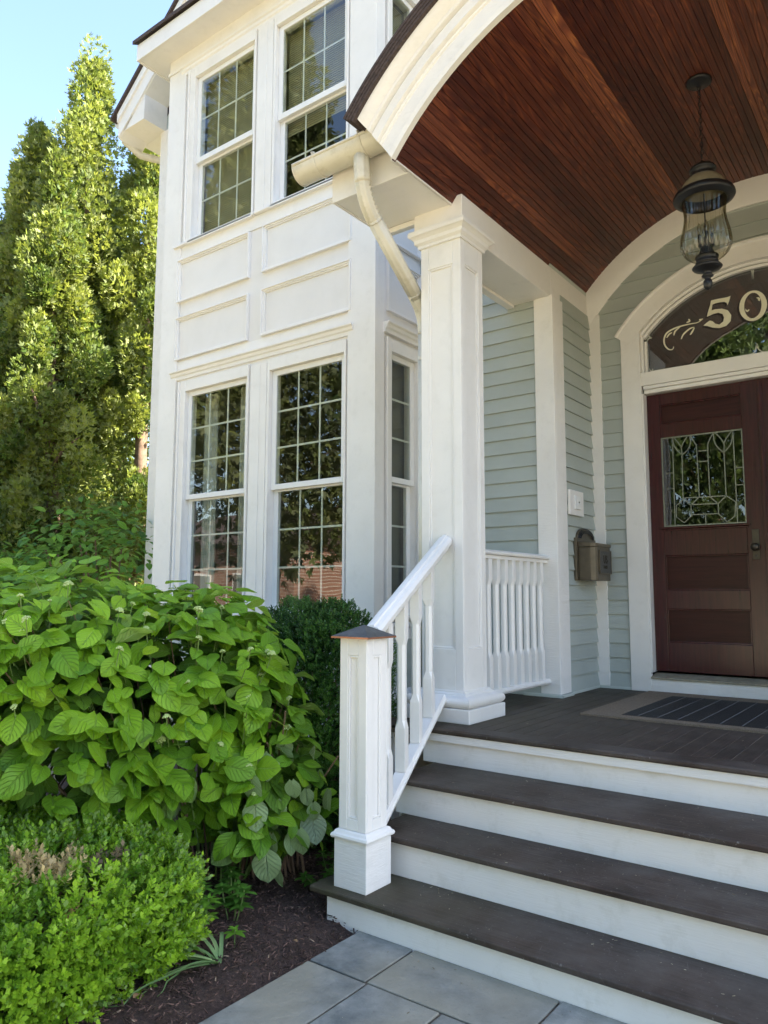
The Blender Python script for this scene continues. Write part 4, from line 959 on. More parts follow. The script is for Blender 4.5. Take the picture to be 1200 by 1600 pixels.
MB().lathe([(.074, 4.028), (.090, 4.018), (.112, 3.995), (.130, 3.965), (.138, 3.938)], (0,0,0), 40).build('roof_dome', DOME, ln, smooth='all')
MB().lathe([(.136, 3.942), (.150, 3.936), (.168, 3.924), (.176, 3.908), (.178, 3.894), (.172, 3.884), (.160, 3.880), (.150, 3.870), (.140, 3.866), (.128, 3.872), (.126, 3.935)], (0,0,0), 44).build('brim', BLACKM, ln, smooth='all')
gp = [(.122, 3.880), (.120, 3.850), (.115, 3.815), (.113, 3.780), (.118, 3.735), (.128, 3.690), (.137, 3.650), (.141, 3.610), (.137, 3.575), (.124, 3.545), (.104, 3.522), (.080, 3.508), (.066, 3.504)]
MB().lathe(gp, (0,0,0), 192, ribs=24, amp=.05).build('glass_shade', LAMPGLASS, ln, smooth='all')
MB().lathe([(0, 3.528), (.058, 3.526), (.066, 3.520), (.067, 3.512), (.062, 3.505), (.060, 3.490), (.066, 3.482), (.064, 3.474), (.052, 3.470), (.060, 3.462), (.080, 3.458), (.086, 3.450), (.080, 3.442), (.056, 3.432), (.030, 3.420), (.024, 3.408), (.034, 3.400), (.034, 3.394), (.020, 3.386), (.016, 3.378), (.024, 3.366), (.027, 3.350), (.024, 3.330), (.014, 3.312), (0, 3.306)], (0,0,0), 32).build('finial', BLACKM, ln, smooth='all')
MB().lathe([(0, 3.60), (.030, 3.598), (.036, 3.56), (.046, 3.535), (.046, 3.527), (0, 3.527)], (0,0,0), 20).build('socket_base', BLACKM, ln, smooth='all')
MB().lathe([(.0, 3.92), (.004, 3.92), (.004, 3.60), (0, 3.60)], (0,0,0), 8).build('centre_rod', BLACKM, ln)
for k in range(4):
    a = math.pi/2*k+.4; x, y = .036*math.cos(a), .036*math.sin(a)
    MB().tube([(x*.4, y*.4, 3.56), (x, y, 3.59), (x, y, 3.66)], .010, 10).build('candle_sleeve', BLACKM, ln, smooth=True)
    MB().lathe([(0, 3.662), (.008, 3.664), (.013, 3.680), (.014, 3.695), (.009, 3.716), (.003, 3.734), (0, 3.738)], (x, y, 0), 12).build('bulb', LAMPGLASS, ln, smooth='all')

# ================================================================ MAILBOX and bell plate
mx = thing('mailbox', 'bronze wall mailbox with arched back plate and embossed front panel', 'mailbox', (-2.314, 5.76, 1.59))
# local: x out of the wall, y along the wall
aw = .205
back = [(-aw, 0), (aw, 0), (aw, .335)]+[(aw*.82*math.cos(a), .335+.085*math.sin(a)) for a in [math.pi*i/12 for i in range(13)]]+[(-aw, .335)]
MB().prism(back, 'x', 0, .022).build('back_plate', BRONZE, mx, bevel=.004)
b = MB()
for k in range(3):
    r0 = aw*.78-.018*k; pts = [(.024+.003*k, r0*math.cos(a), .333+(.078-.014*k)*math.sin(a)) for a in [math.pi*i/14 for i in range(15)]]; b.tube(pts, .005, 6)
b.build('arch_moulding', BLACKM, mx)
bw = .165
b = MB(); pts = [(.0225, -bw), (.120, -bw), (.150, -bw+.012), (.165, -bw+.035), (.165, bw-.035), (.150, bw-.012), (.12, bw), (.0225, bw)]
b.prism(pts, 'z', .0, .262); b.build('box_body', BRONZE, mx, bevel=.003)
b = MB(); pts = [(x*1.04, y*1.05) for x, y in pts]; v = [(x, y, .2625) for x, y in pts]+[(x, y, .290+(.165-x)*.12) for x, y in pts]; n = 8
b.add(v, [tuple(range(n))[::-1], tuple(range(n, 2*n))]+[(i, (i+1) % n, n+(i+1) % n, n+i) for i in range(n)]); b.build('lid', BRONZE, mx, bevel=.004)
MB().box(.030, .118, -bw-.006, -bw-.0005, .012, .250).build('side_panel', BRONZE, mx, bevel=.004)
MB().box(.1655, .172, -.105, .130, .060, .230).build('front_panel', PEWTER, mx, bevel=.002)
b = MB()
for q in ((-.112, -.105, .052, .238), (.130, .137, .052, .238), (-.105, .130, .230, .238), (-.105, .130, .052, .060)): b.box(.1655, .176, q[0], q[1], q[2], q[3])
b.build('panel_frame', BRONZE, mx, bevel=.0015)
def text(body, size, loc, rot, matl, parent, name='lettering', ext=.002, font_scale=(1, 1)):
    c_ = bpy.data.curves.new(name, 'FONT'); c_.body = body; c_.size = size; c_.extrude = ext; c_.align_x = 'CENTER'; c_.align_y = 'CENTER'
    o = bpy.data.objects.new(name, c_); me = bpy.data.meshes.new_from_object(o); bpy.data.objects.remove(o)
    ob = obj(name, me, matl, parent); ob.location = loc; ob.rotation_euler = rot; ob.scale = (font_scale[0], font_scale[1], 1); return ob
text('US', .075, (.1735, .012, .163), (R(90), 0, R(90)), OLDBRASS, mx, ext=.003, font_scale=(1, 1.25))
text('MAIL', .040, (.1735, .012, .105), (R(90), 0, R(90)), OLDBRASS, mx, ext=.002, font_scale=(1, 1.0))
bp = thing('doorbell', 'white doorbell plate on its mounting block above the bronze mailbox', 'doorbell', (-2.312, 5.59, 2.198))
MB().box(0, .022, -.135, .135, -.098, .098).build('mounting_block', SAGE_TRIM if False else WHITE, bp, bevel=.003)
MB().box(.0225, .034, -.062, .052, -.052, .055).build('cover_plate', VINYL, bp, bevel=.004)
MB().box(.0345, .038, -.020, .030, -.030, .035).build('button_bezel', VINYL, bp, bevel=.003)
MB().lathe([(.006, .0385), (.007, .042), (0, .043)], (0, .0, .004), 12, axis='x').build('button', BLACKM, bp)

# ================================================================ DOOR MAT
dm = thing('door_mat', 'tan door mat with black ribbed centre in front of the door', 'door mat', (0, 0, PZ+.001))
def coir():
    m, n, b = newmat('tan_coir'); v = coords(n); f_ = noise(n, v, 130, 4, .8)
    setc(n, b, ramp(n, f_, [(.3, (.13, .095, .065)), (.65, (.30, .235, .17))])); b.inputs['Roughness'].default_value = .95; bump(n, b, f_, 1.0, .01); return m
COIR = coir()
def rubber():
    m, n, b = newmat('black_ribbed_rubber'); v = coords(n); w = nd(n, 'ShaderNodeTexWave'); w.inputs['Scale'].default_value = 32; w.bands_direction = 'X'; n.links.new(v, w.inputs['Vector'])
    w2 = nd(n, 'ShaderNodeTexWave'); w2.inputs['Scale'].default_value = 32; w2.bands_direction = 'Y'; n.links.new(v, w2.inputs['Vector'])
    mm = mix(n, 1.0, w.outputs[0], w2.outputs[0], 'MULTIPLY')
    setc(n, b, ramp(n, mm, [(.2, (.010, .010, .012)), (.8, (.05, .05, .058))])); b.inputs['Roughness'].default_value = .6; bump(n, b, mm, 1.0, .01); return m
RUB = rubber()
x0, x1, y0, y1 = -1.895, -.17, 4.585, 5.965
b = MB(); bx0, bx1, by0, by1 = -1.665, -.40, 4.68, 5.76
for q in ((x0, x1, y0, by0), (x0, x1, by1, y1), (x0, bx0, by0, by1), (bx1, x1, by0, by1)): b.box(q[0], q[1], q[2], q[3], 0, .012)
b.build('mat_border', COIR, dm)
MB().box(bx0, bx1, by0, by1, 0, .013).build('rubber_centre', RUB, dm)
rib = MB().box(-.0016, .0016, 0, by1-by0-.01, 0, .003).mesh('seam_rib'); x = bx0+.1; SEAMM = simple('dusty_rib', (.16, .16, .17), .8)
while x < bx1-.02:
    obj('seam_rib', rib, SEAMM, dm, loc=(x, by0+.005, .0125)); x += .118

# ================================================================ things behind the stair railing
hz = thing('drain_hose', 'white corrugated drain hose coiled beside the steps behind the stair railing', 'hose')
pts = bez((-3.30, 4.2, .08), (-3.1, 3.75, .55), (-2.95, 3.85, .95), (-2.74, 4.03, .82), 60); rs = [.052 if (k//1) % 2 else .042 for k in range(61)]
MB().tube(pts, .05, 14, rs=rs).build('hose', simple('hose_plastic', (.62, .62, .60), .5), hz, smooth=True)
ac = thing('louvered_vent_box', 'black louvered metal box on the ground behind the newel post', 'vent box', (-3.02, 4.05, 0))
MB().box(-.28, .28, -.24, .24, .03, .62).build('cabinet', BLACKM, ac, bevel=.01)
lv = MB().add([(-.26, -.262, 0), (.26, -.262, 0), (.26, -.2405, .022), (-.26, -.2405, .022), (-.26, -.2405, .0), (.26, -.2405, .0)], [(0,1,2,3), (0,4,5,1), (0,3,4), (1,5,2)]).mesh('louver')
for k in range(13): obj('louver', lv, BLACKM, ac, loc=(0, 0, .08+.04*k))

# ================================================================ PLANTS
def leaf_tmpl(nu=6, nv=2, L=1.0, Wd=.78, curl=.25, fold=.14, tipc=.35, wav=.02, seed=0):
    """leaf along +y from the origin, normal +z. returns verts, faces, uv"""
    rg = random.Random(seed); V, F, U = [], [], []
    for i in range(nu+1):
        t = i/nu
        w = Wd*.5*(math.sin(math.pi*min(1, t**.78))**.62)*(1-.12*t) if 0 < t < 1 else (0.10*Wd if t == 0 else 0.004)
        back = -.09*L*(1-abs(2*t-1)) if i == 0 else 0
        for j in range(-nv, nv+1):
            u = j/nv; x = u*w; y = t*L - (.10*L*abs(u)**1.5*(1 if t < .12 else 0))
            z = fold*abs(u)*w - curl*(t-.25)**2*L*(1 if t > .25 else .3) - tipc*max(0, t-.8)**2*L - .10*(abs(u)**3)*w*2*.5 + wav*math.sin(t*9+u*2+seed)
            V.append((x, y, z)); U.append((u*.5, t))
    m_ = 2*nv+1
    for i in range(nu):
        for j in range(m_-1): F.append((i*m_+j, i*m_+j+1, (i+1)*m_+j+1, (i+1)*m_+j))
    return np.array(V), F, np.array(U)
def frames(nrm, tip):
    n_ = nrm/np.linalg.norm(nrm, axis=1, keepdims=True); t = tip-n_*np.sum(tip*n_, axis=1, keepdims=True)
    t /= np.linalg.norm(t, axis=1, keepdims=True)+1e-9; x = np.cross(t, n_)
    return np.stack([x, t, n_], axis=2)          # columns x,y,z
def scatter_mesh(name, tm, pos, Rm, sc, tint):
    V, F, U = tm; N = len(pos); nv = len(V); F = np.array(F); k = F.shape[1]
    W = np.einsum('nij,vj->nvi', Rm, V)*np.asarray(sc)[:, None, None]+pos[:, None, :]
    me = bpy.data.meshes.new(name); me.vertices.add(N*nv); me.vertices.foreach_set('co', W.astype(np.float32).ravel())
    FF = (F[None]+(np.arange(N)*nv)[:, None, None]).reshape(-1, k)
    me.loops.add(FF.size); me.loops.foreach_set('vertex_index', FF.ravel().astype(np.int32)); me.polygons.add(len(FF))
    me.polygons.foreach_set('loop_start', (np.arange(len(FF))*k).astype(np.int32)); me.polygons.foreach_set('use_smooth', np.ones(len(FF), bool))
    if U is not None:
        uvl = me.uv_layers.new(name='UVMap'); uu = np.tile(U, (N, 1))[FF.ravel()]; uvl.data.foreach_set('uv', uu.astype(np.float32).ravel())
    ca = me.color_attributes.new('tint', 'FLOAT_COLOR', 'POINT'); cc = np.ones((N, nv, 4), np.float32); cc[:, :, :3] = np.asarray(tint)[:, None, :]
    ca.data.foreach_set('color', cc.ravel()); me.update(); me.validate(); return me
def lerp(a, b, t): return np.array(a)*(1-t)[:, None]+np.array(b)*t[:, None]
CAM = np.array([0, 0, 1.48])

# ---- hydrangea
hyd = thing('hydrangea', 'large hydrangea shrub with broad bright green leaves in front of the bay', 'shrub', (-3.3, 2.7, .03))
HB = np.array([-3.3, 2.7, .03])
ell = [((-3.70, 2.10, .93), (.80, .72, .74)), ((-3.22, 2.55, .88), (.60, .60, .66)), ((-4.45, 1.55, 1.03), (.75, .70, .80)), ((-2.72, 2.72, .52), (.24, .30, .42)), ((-3.45, 2.30, .80), (.62, .55, .70)), ((-4.0, 2.7, .95), (.8, .6, .60)), ((-5.0, 1.9, 1.0), (.7, .8, .72))]
def on_union(N, jit=.06, seed=1, dens=None):
    rg = np.random.default_rng(seed); P_, Nn = [], []
    ar = np.array([a[1][0]*a[1][1]+a[1][1]*a[1][2] for a in ell]); ar = ar/ar.sum()
    while len(P_) < N:
        k = rg.choice(len(ell), p=ar); c_, r_ = np.array(ell[k][0]), np.array(ell[k][1]); d = rg.normal(size=3); d /= np.linalg.norm(d)
        bumpy = 1+.10*mn.noise(Vector((d*2.5+k*3).tolist()))
        p = c_+d*r_*bumpy*(1-abs(rg.normal())*jit)
        inside = False
        for j, (c2, r2) in enumerate(ell):
            if j != k and np.sum(((p-np.array(c2))/np.array(r2))**2) < .80: inside = True; break
        if inside or p[2] < .18: continue
        if d[2] < -.55 and rg.random() < .6: continue
        nn = d/r_; P_.append(p); Nn.append(nn/np.linalg.norm(nn))
    return np.array(P_), np.array(Nn)
NH = 3600
P_, Nn = on_union(NH, .16)
up = np.array([0, 0, 1.0])
nrm = Nn*.60+up*.80+rng.normal(scale=.42, size=P_.shape)
outw = Nn.copy(); outw[:, 2] *= .4
tip = outw+rng.normal(scale=.6, size=P_.shape)-up*.12
Rm = frames(nrm, tip)
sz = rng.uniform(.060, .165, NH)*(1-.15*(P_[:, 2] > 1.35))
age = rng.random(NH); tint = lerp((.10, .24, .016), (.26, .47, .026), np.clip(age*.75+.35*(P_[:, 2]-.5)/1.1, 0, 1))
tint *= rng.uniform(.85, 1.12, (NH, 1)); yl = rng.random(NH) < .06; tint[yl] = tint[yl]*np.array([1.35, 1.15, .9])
# the flopped pale stems on the side towards the steps show pale undersides
pale = (P_[:, 0] > -2.62) & (P_[:, 2] < .95) & (rng.random(NH) < .45); tint[pale] = np.array([.30, .42, .20])
Rm[pale] = frames(np.stack([rng.normal(size=pale.sum())*.4+.4, rng.normal(size=pale.sum())*.4-.7, rng.normal(size=pale.sum())*.2], 1), np.tile([0.1, 0, -1.0], (pale.sum(), 1)))
tms = [leaf_tmpl(7, 2, 1, .84, .22, .16, .25, .018, 0), leaf_tmpl(7, 2, 1, .74, .40, .30, .45, .03, 3), leaf_tmpl(7, 2, 1, .90, .10, .10, .18, .03, 5)]
dist = np.linalg.norm(P_-CAM, axis=1); facing = np.sum(Nn*(CAM-P_), axis=1)/dist
score = sz/dist*np.clip(facing+.25, 0, 1)*(P_[:, 0] > -4.6)
order = np.argsort(-score); near = order[:290]; rest = order[290:]
vars_ = []
ptints = lerp((.10, .24, .016), (.26, .47, .026), np.linspace(0, 1, 5))
ptints = np.vstack([ptints, [[.36, .54, .02], [.30, .42, .20]]])
for ti in range(3):
    for ci in range(7):
        me = scatter_mesh('leaf', tms[ti], np.zeros((1, 3)), np.eye(3)[None], [1.0], ptints[ci:ci+1]); vars_.append(me)
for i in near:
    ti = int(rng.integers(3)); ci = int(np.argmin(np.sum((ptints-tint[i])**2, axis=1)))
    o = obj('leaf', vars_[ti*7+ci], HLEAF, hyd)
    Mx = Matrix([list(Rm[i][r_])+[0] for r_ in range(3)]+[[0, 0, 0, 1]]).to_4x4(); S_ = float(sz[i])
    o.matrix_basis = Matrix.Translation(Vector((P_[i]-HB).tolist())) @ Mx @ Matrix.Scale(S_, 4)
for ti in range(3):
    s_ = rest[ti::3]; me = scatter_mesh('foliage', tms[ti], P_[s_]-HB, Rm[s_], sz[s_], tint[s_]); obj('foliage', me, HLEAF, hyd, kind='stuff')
# inner layer, shade put into darker leaf tints, so that the shrub is full
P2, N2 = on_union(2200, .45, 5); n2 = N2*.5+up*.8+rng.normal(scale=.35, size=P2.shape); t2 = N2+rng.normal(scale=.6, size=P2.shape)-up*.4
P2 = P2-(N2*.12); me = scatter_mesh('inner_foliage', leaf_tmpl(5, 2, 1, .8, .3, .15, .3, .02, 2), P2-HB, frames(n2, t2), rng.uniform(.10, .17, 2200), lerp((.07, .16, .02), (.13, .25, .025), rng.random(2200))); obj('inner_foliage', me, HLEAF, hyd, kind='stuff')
# stems
sb = MB(); sg = MB()
cand = rng.choice(NH, 170, replace=False)
for i in cand:
    p = P_[i]; base = np.array([-3.2+(p[0]+3.2)*.45, 2.75+(p[1]-2.75)*.35, .03])
    if p[0] < -4.0: base = np.array([-4.4+(p[0]+4.4)*.4, 1.9+(p[1]-1.9)*.35, .03])
    m_ = base*.45+p*.55+np.array([0, 0, .12]); m1 = base*.8+p*.2+np.array([0, 0, .12])
    pts = [tuple(q) for q in bez(tuple(base-HB), tuple(m1-HB), tuple(m_-HB), tuple(p-HB), 7)]
    (sb if rng.random() < .4 else sg).tube(pts, .004, 5, rs=[.006-.0005*k for k in range(8)])
sb.build('stems', TWIG, hyd, kind='stuff'); sg.build('stems', STEM, hyd, kind='stuff')
tw = MB()
for k in range(26):
    bx_, by_ = -2.86+rng.normal()*.10, 2.86+rng.normal()*.08; tx, ty, tz_ = bx_+rng.normal()*.18+.06, by_-.10+rng.normal()*.12, rng.uniform(.45, .95)
    tw.tube([(bx_-HB[0], by_-HB[1], 0), ((bx_*.7+tx*.3)-HB[0], (by_*.7+ty*.3)-HB[1], tz_*.5), (tx-HB[0], ty-HB[1], tz_)], .006, 6, rs=[.008, .006, .004])
tw.build('stems', TWIG, hyd, kind='stuff')
# flower buds: flat pale corymbs above the leaves
bdp = MB()
for k in range(26):
    r0 = .018*math.sqrt(k/26); a = k*2.4; bdp.lathe([(0, .0045), (.0036, .002), (.0034, -.002), (0, -.0045)], (r0*math.cos(a), r0*math.sin(a), .013-r0*r0*40+.002*math.sin(k*5)), 6)
bdm = bdp.mesh('flower_bud')
tops = [i for i in np.argsort(-score) if Nn[i][2] > -.15][:400]; ch = rng.choice(tops, 60, replace=False)
for i in ch:
    p = P_[i]+Nn[i]*.035+up*.035; s_ = float(rng.uniform(.6, 1.25))
    o = obj('flower_bud', bdm, BUD, hyd); o.location = Vector((p-HB).tolist()); o.scale = (s_,)*3; o.rotation_euler = (rng.normal()*.3, rng.normal()*.3, rng.random()*6)
    pts = [Vector((p-HB).tolist()), Vector((p-HB-Nn[i]*.04-up*.06).tolist()), Vector((p-HB-Nn[i]*.10-up*.12).tolist())]
    if k: sgx = None
sg2 = MB()
for i in ch:
    p = P_[i]+Nn[i]*.035+up*.035-HB; sg2.tube([tuple(p), tuple(p-Nn[i]*.03-up*.06), tuple(p-Nn[i]*.10-up*.14)], .0025, 5)
sg2.build('bud_stalks', STEM, hyd, kind='stuff')

# ---- small leaf clouds (boxwood etc.)
def sprig_tmpl(n=9, L=1.0, w=.34, seed=0, spread=1.0, lw=.46):
    rg = random.Random(seed); V, F = [], []
    for k in range(n):
        t = k/(n-1); a = k*2.2+rg.uniform(-.3, .3); el = .35+.75*t
        d = Vector((math.cos(a)*math.cos(el), math.sin(a)*math.cos(el), math.sin(el))); o_ = Vector((0, 0, t*.9*L))
        s_ = d.cross(Vector((0, 0, 1))); s_ = s_.normalized() if s_.length > .05 else Vector((1, 0, 0)); nn = s_.cross(d)
        l = w*rg.uniform(.8, 1.15); h = l*lw
        q = [o_, o_+d*l*.5+s_*h*.5+nn*.04, o_+d*l, o_+d*l*.5-s_*h*.5+nn*.04]
        b_ = len(V); V += [tuple(p) for p in q]; F.append((b_, b_+1, b_+2, b_+3))
    return np.array(V), F, None
def superell(N, c_, r_, e, rg, lo=-.9):
    u = rg.normal(size=(N*2, 3)); u /= np.linalg.norm(u, axis=1, keepdims=True); u = u[u[:, 2] > lo][:N]
    k = (np.abs(u)**e).sum(axis=1)**(-1/e); p = u*k[:, None]
    nn = np.sign(p)*np.abs(p)**(e-1)/np.array(r_); nn /= np.linalg.norm(nn, axis=1, keepdims=True)
    return p, nn
def boxwood(name, label, c_, r_, N, e=3.0, leaf=.022, lw=.5, c0=(.045, .13, .015), c1=(.15, .31, .03), seed=1, rough=.12, dead=(), group=None, cat='shrub', depth=.10, sink=None):
    rg = np.random.default_rng(seed); t = thing(name, label, cat, (c_[0], c_[1], .03), group)
    B = np.array([c_[0], c_[1], .03])
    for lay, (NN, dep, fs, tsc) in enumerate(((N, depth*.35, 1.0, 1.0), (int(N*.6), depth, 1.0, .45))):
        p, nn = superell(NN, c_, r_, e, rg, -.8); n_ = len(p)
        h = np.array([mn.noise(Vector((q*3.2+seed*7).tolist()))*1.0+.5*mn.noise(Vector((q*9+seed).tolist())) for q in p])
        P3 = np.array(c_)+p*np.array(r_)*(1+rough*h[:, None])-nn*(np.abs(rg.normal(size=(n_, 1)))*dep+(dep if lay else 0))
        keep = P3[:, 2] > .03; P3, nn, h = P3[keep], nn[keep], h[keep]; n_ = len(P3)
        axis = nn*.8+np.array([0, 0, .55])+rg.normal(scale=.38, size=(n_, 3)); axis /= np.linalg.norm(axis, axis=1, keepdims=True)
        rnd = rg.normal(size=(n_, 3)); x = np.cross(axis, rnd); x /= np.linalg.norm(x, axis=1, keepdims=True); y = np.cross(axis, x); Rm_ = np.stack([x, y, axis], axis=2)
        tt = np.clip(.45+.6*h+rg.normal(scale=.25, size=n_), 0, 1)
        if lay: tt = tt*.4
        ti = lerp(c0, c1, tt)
        for (dp, dr, dc) in dead:
            dd_ = np.linalg.norm((P3-np.array(dp))/np.array(dr), axis=1)+rg.normal(scale=.18, size=n_); m_ = dd_ < 1
            ti[m_] = lerp(dc, tuple(np.array(dc)*.55), rg.random(m_.sum()))
        for s_ in range(3):
            i0 = np.arange(n_)[s_::3]
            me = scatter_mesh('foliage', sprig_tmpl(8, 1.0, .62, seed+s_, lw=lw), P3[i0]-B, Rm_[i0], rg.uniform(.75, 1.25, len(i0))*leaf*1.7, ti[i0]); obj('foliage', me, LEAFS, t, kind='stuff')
    # twigs inside
    q = MB()
    for k in range(60):
        a = rg.random()*6.28; r0 = rg.random()**.5
        e_ = np.array([math.cos(a)*r0*r_[0]*.85, math.sin(a)*r0*r_[1]*.85, (c_[2]-.03)+r_[2]*rg.uniform(-.2, .75)]); q.tube([(e_[0]*.2, e_[1]*.2, 0), tuple(e_*np.array([.6, .6, .5])), tuple(e_)], .004, 4, rs=[.008, .006, .003])
    q.build('twigs', TWIG, t, kind='stuff')
    return t
boxwood('boxwood_shrub', 'low clipped boxwood shrub with tan dead patches beside the patio', (-3.09, 1.61, .22), (.71, .62, .275), 9500, 3.1, .0215, c0=(.09, .21, .015), c1=(.32, .52, .035), seed=3, lw=.62,
        dead=(((-2.74, 1.56, .50), (.13, .13, .12), (.64, .50, .24)), ((-2.55, 1.58, .30), (.09, .10, .07), (.50, .34, .14)), ((-2.62, 1.75, .42), (.05, .10, .16), (.22, .17, .10))))
boxwood('boxwood_shrub', 'tall dark green boxwood shrub between the hydrangea and newel post', (-3.13, 3.48, .68), (.42, .42, .72), 11000, 3.2, .017, c0=(.022, .07, .012), c1=(.075, .18, .025), seed=5)
# ---- leafy shrub past the corner of the bay
rg = np.random.default_rng(12)
ls = thing('leafy_shrub', 'deep green leafy shrub growing past the far corner of the bay', 'shrub', (-8.2, 5.3, 0))
for c_, r_ in (((-8.2, 5.3, 1.25), (1.25, 1.0, 1.15)), ((-9.8, 4.9, 1.0), (1.2, .9, .95))):
    p, nn = superell(2600, c_, r_, 2.2, rg); P3 = np.array(c_)+p*np.array(r_)*(1+.12*rg.normal(size=(len(p), 1)))-np.array([-8.2, 5.3, 0])
    me = scatter_mesh('foliage', leaf_tmpl(4, 1, 1, .55, .3, .2, .3, .02, 1), P3, frames(nn*.5+up*.8+rg.normal(scale=.4, size=p.shape), nn+rg.normal(scale=.6, size=p.shape)-up*.3), rg.uniform(.08, .15, len(p)), lerp((.05, .14, .018), (.16, .34, .03), rg.random(len(p)))); obj('foliage', me, HLEAF, ls, kind='stuff')
q = MB()
for k in range(26):
    a = rg.random()*6.28; e_ = (math.cos(a)*1.0*rg.random(), math.sin(a)*.8*rg.random(), rg.uniform(1.2, 2.2)); q.tube([(e_[0]*.2, e_[1]*.2, 0), (e_[0]*.6, e_[1]*.6, e_[2]*.6), e_], .01, 5)
q.build('stems', TWIG, ls, kind='stuff')

# ---- low plants in the bed
def pach(x, y, h, label, n=3, seed=0, s=.055, c=(.13, .30, .03)):
    rg = np.random.default_rng(seed); t = thing('pachysandra', label, 'plant', (x, y, bedz(x, y)+.01), 'pachysandra plants in the mulch bed')
    q = MB()
    for k in range(n):
        dx, dy = rg.normal(scale=.035, size=2)*(n > 1); hh = h*rg.uniform(.7, 1.1)
        q.tube([(dx*.3, dy*.3, -.02), (dx*.8, dy*.8, hh*.6), (dx, dy, hh)], .003, 5)
        m_ = 9; a = np.arange(m_)*2.4+rg.random()*6; ring_ = (np.arange(m_) >= 5)
        el = np.where(ring_, .7, .15); d = np.stack([np.cos(a)*np.cos(el), np.sin(a)*np.cos(el), np.sin(el)], 1); nn = up-d*.5*d[:, 2:3]
        Pp = np.tile([dx, dy, hh], (m_, 1))+np.where(ring_, .004, -.01)[:, None]*up
        if h > .09:
            m2 = 6; a2 = np.arange(m2)*1.05+rg.random()*6; d2 = np.stack([np.cos(a2)*.95, np.sin(a2)*.95, np.full(m2, .1)], 1); me = scatter_mesh('leaf_whorl', leaf_tmpl(5, 1, 1, .46, .25, .2, .2, .01, k+3), np.tile([dx*.8, dy*.8, hh*.5], (m2, 1)), frames(up-d2*.1, d2), s*rg.uniform(.85, 1.1, m2), np.tile(c, (m2, 1))*rg.uniform(.7, 1.0, (m2, 1))); obj('leaf_whorl', me, LEAFS, t)
        me = scatter_mesh('leaf_whorl', leaf_tmpl(5, 1, 1, .46, .25, .2, .2, .01, k), Pp, frames(nn, d), np.where(ring_, s*.6, s)*rg.uniform(.85, 1.1, m_), np.tile(c, (m_, 1))*rg.uniform(.8, 1.2, (m_, 1))); obj('leaf_whorl', me, LEAFS, t)
    q.build('stem', STEM, t)
PL = [((-2.485, 2.035), .06, 'small bright pachysandra rosette standing on the open mulch', 1, .055), ((-2.515, 1.60), .10, 'pachysandra at the foot of the clipped boxwood, nearest the camera', 4, .055),
      ((-2.42, 2.215), .08, 'pachysandra sprig beside the strap leaf clump', 1, .055), ((-2.62, 2.38), .14, 'tall pachysandra cluster under the hydrangea edge', 5, .06),
      ((-2.72, 2.25), .17, 'pachysandra tucked between boxwood and hydrangea', 4, .058), ((-2.60, 2.18), .15, 'pachysandra stem leaning behind the small rosette', 2, .06),
      ((-2.50, 2.90), .10, 'pachysandra growing against the left end of the lowest step', 5, .055), ((-2.62, 3.05), .10, 'pachysandra behind the lowest step in the shade', 4, .05), ((-2.78, 2.52), .14, 'pachysandra in the shade of the hydrangea stems', 4, .055)]
for k, (p, h, lab, n, s) in enumerate(PL): pach(p[0], p[1], h, lab, n, 20+k, s, (.15, .33, .035) if k in (0, 2, 5) else (.085, .21, .03))
st = thing('strap_leaf_clump', 'flopped clump of long green strap leaves lying on mulch', 'plant', (-2.345, 2.075, .05))
q = []
blades = [(1.5, .30), (1.2, .26), (2.9, .36), (3.05, .42), (3.2, .34), (2.6, .40), (2.4, .46), (2.2, .34), (3.4, .30), (2.75, .30), (1.9, .30), (3.55, .46), (2.05, .5)]
for k, (a, L) in enumerate(blades):
    a = a+1.15; b = MB(); v = []
    a2 = a+random.uniform(-.2, .2); n = 9; wz = random.uniform(.02, .06)
    for i in range(n+1):
        t = i/n; aa = a+(a2-a)*t+.5*t*t*random.choice((0, .2)); x, y = math.cos(aa)*L*t, math.sin(aa)*L*t; z = wz*math.sin(math.pi*min(1, t*1.1))+.004; w = .008*(1-t**3)*(1 if t > .05 else .6); px_, py_ = -math.sin(aa), math.cos(aa)
        v += [(x+px_*w, y+py_*w, z+.003), (x, y, z), (x-px_*w, y-py_*w, z+.003)]
    f = [(i*3+j, i*3+j+1, (i+1)*3+j+1, (i+1)*3+j) for i in range(n) for j in range(2)]
    me = b.add(v, f).mesh('strap_leaf'); ca = me.color_attributes.new('tint', 'FLOAT_COLOR', 'POINT')
    c_ = [.14, .29, .055, 1] if k % 3 else [.25, .42, .08, 1]; ca.data.foreach_set('color', c_*len(me.vertices)); obj('strap_leaf', me, LEAFS, st, smooth='all')
# mulch chips: too many to count
rg = np.random.default_rng(4); N = 16000
x = rg.uniform(-3.9, -2.10, N); y = rg.uniform(.9, 4.5, N)
keep = (x < -2.30) | (y < 2.66); x, y = x[keep], y[keep]; N = len(x)
z = np.array([bedz(a, b)+.018 for a, b in zip(x, y)])+rg.uniform(0, .006, N)
z -= np.clip((x+2.23)/.12, 0, 1)*.018
tmc = (np.array([(-.5, -.13, -.05), (.5, -.10, -.05), (.5, .10, -.05), (-.5, .13, -.05), (-.42, -.08, .06), (.45, -.06, .05), (.45, .06, .05), (-.42, .08, .06)]), [(0,3,2,1), (4,5,6,7), (0,1,5,4), (1,2,6,5), (2,3,7,6), (3,0,4,7)], None)
nn = np.tile(up, (N, 1))+rg.normal(scale=.35, size=(N, 3)); Rc = frames(nn, rg.normal(size=(N, 3)))
t = rg.random(N)**1.5; tc_ = lerp((.030, .018, .014), (.15, .09, .07), t); pl_ = rg.random(N) < .02; tc_[pl_] = (.30, .22, .15)
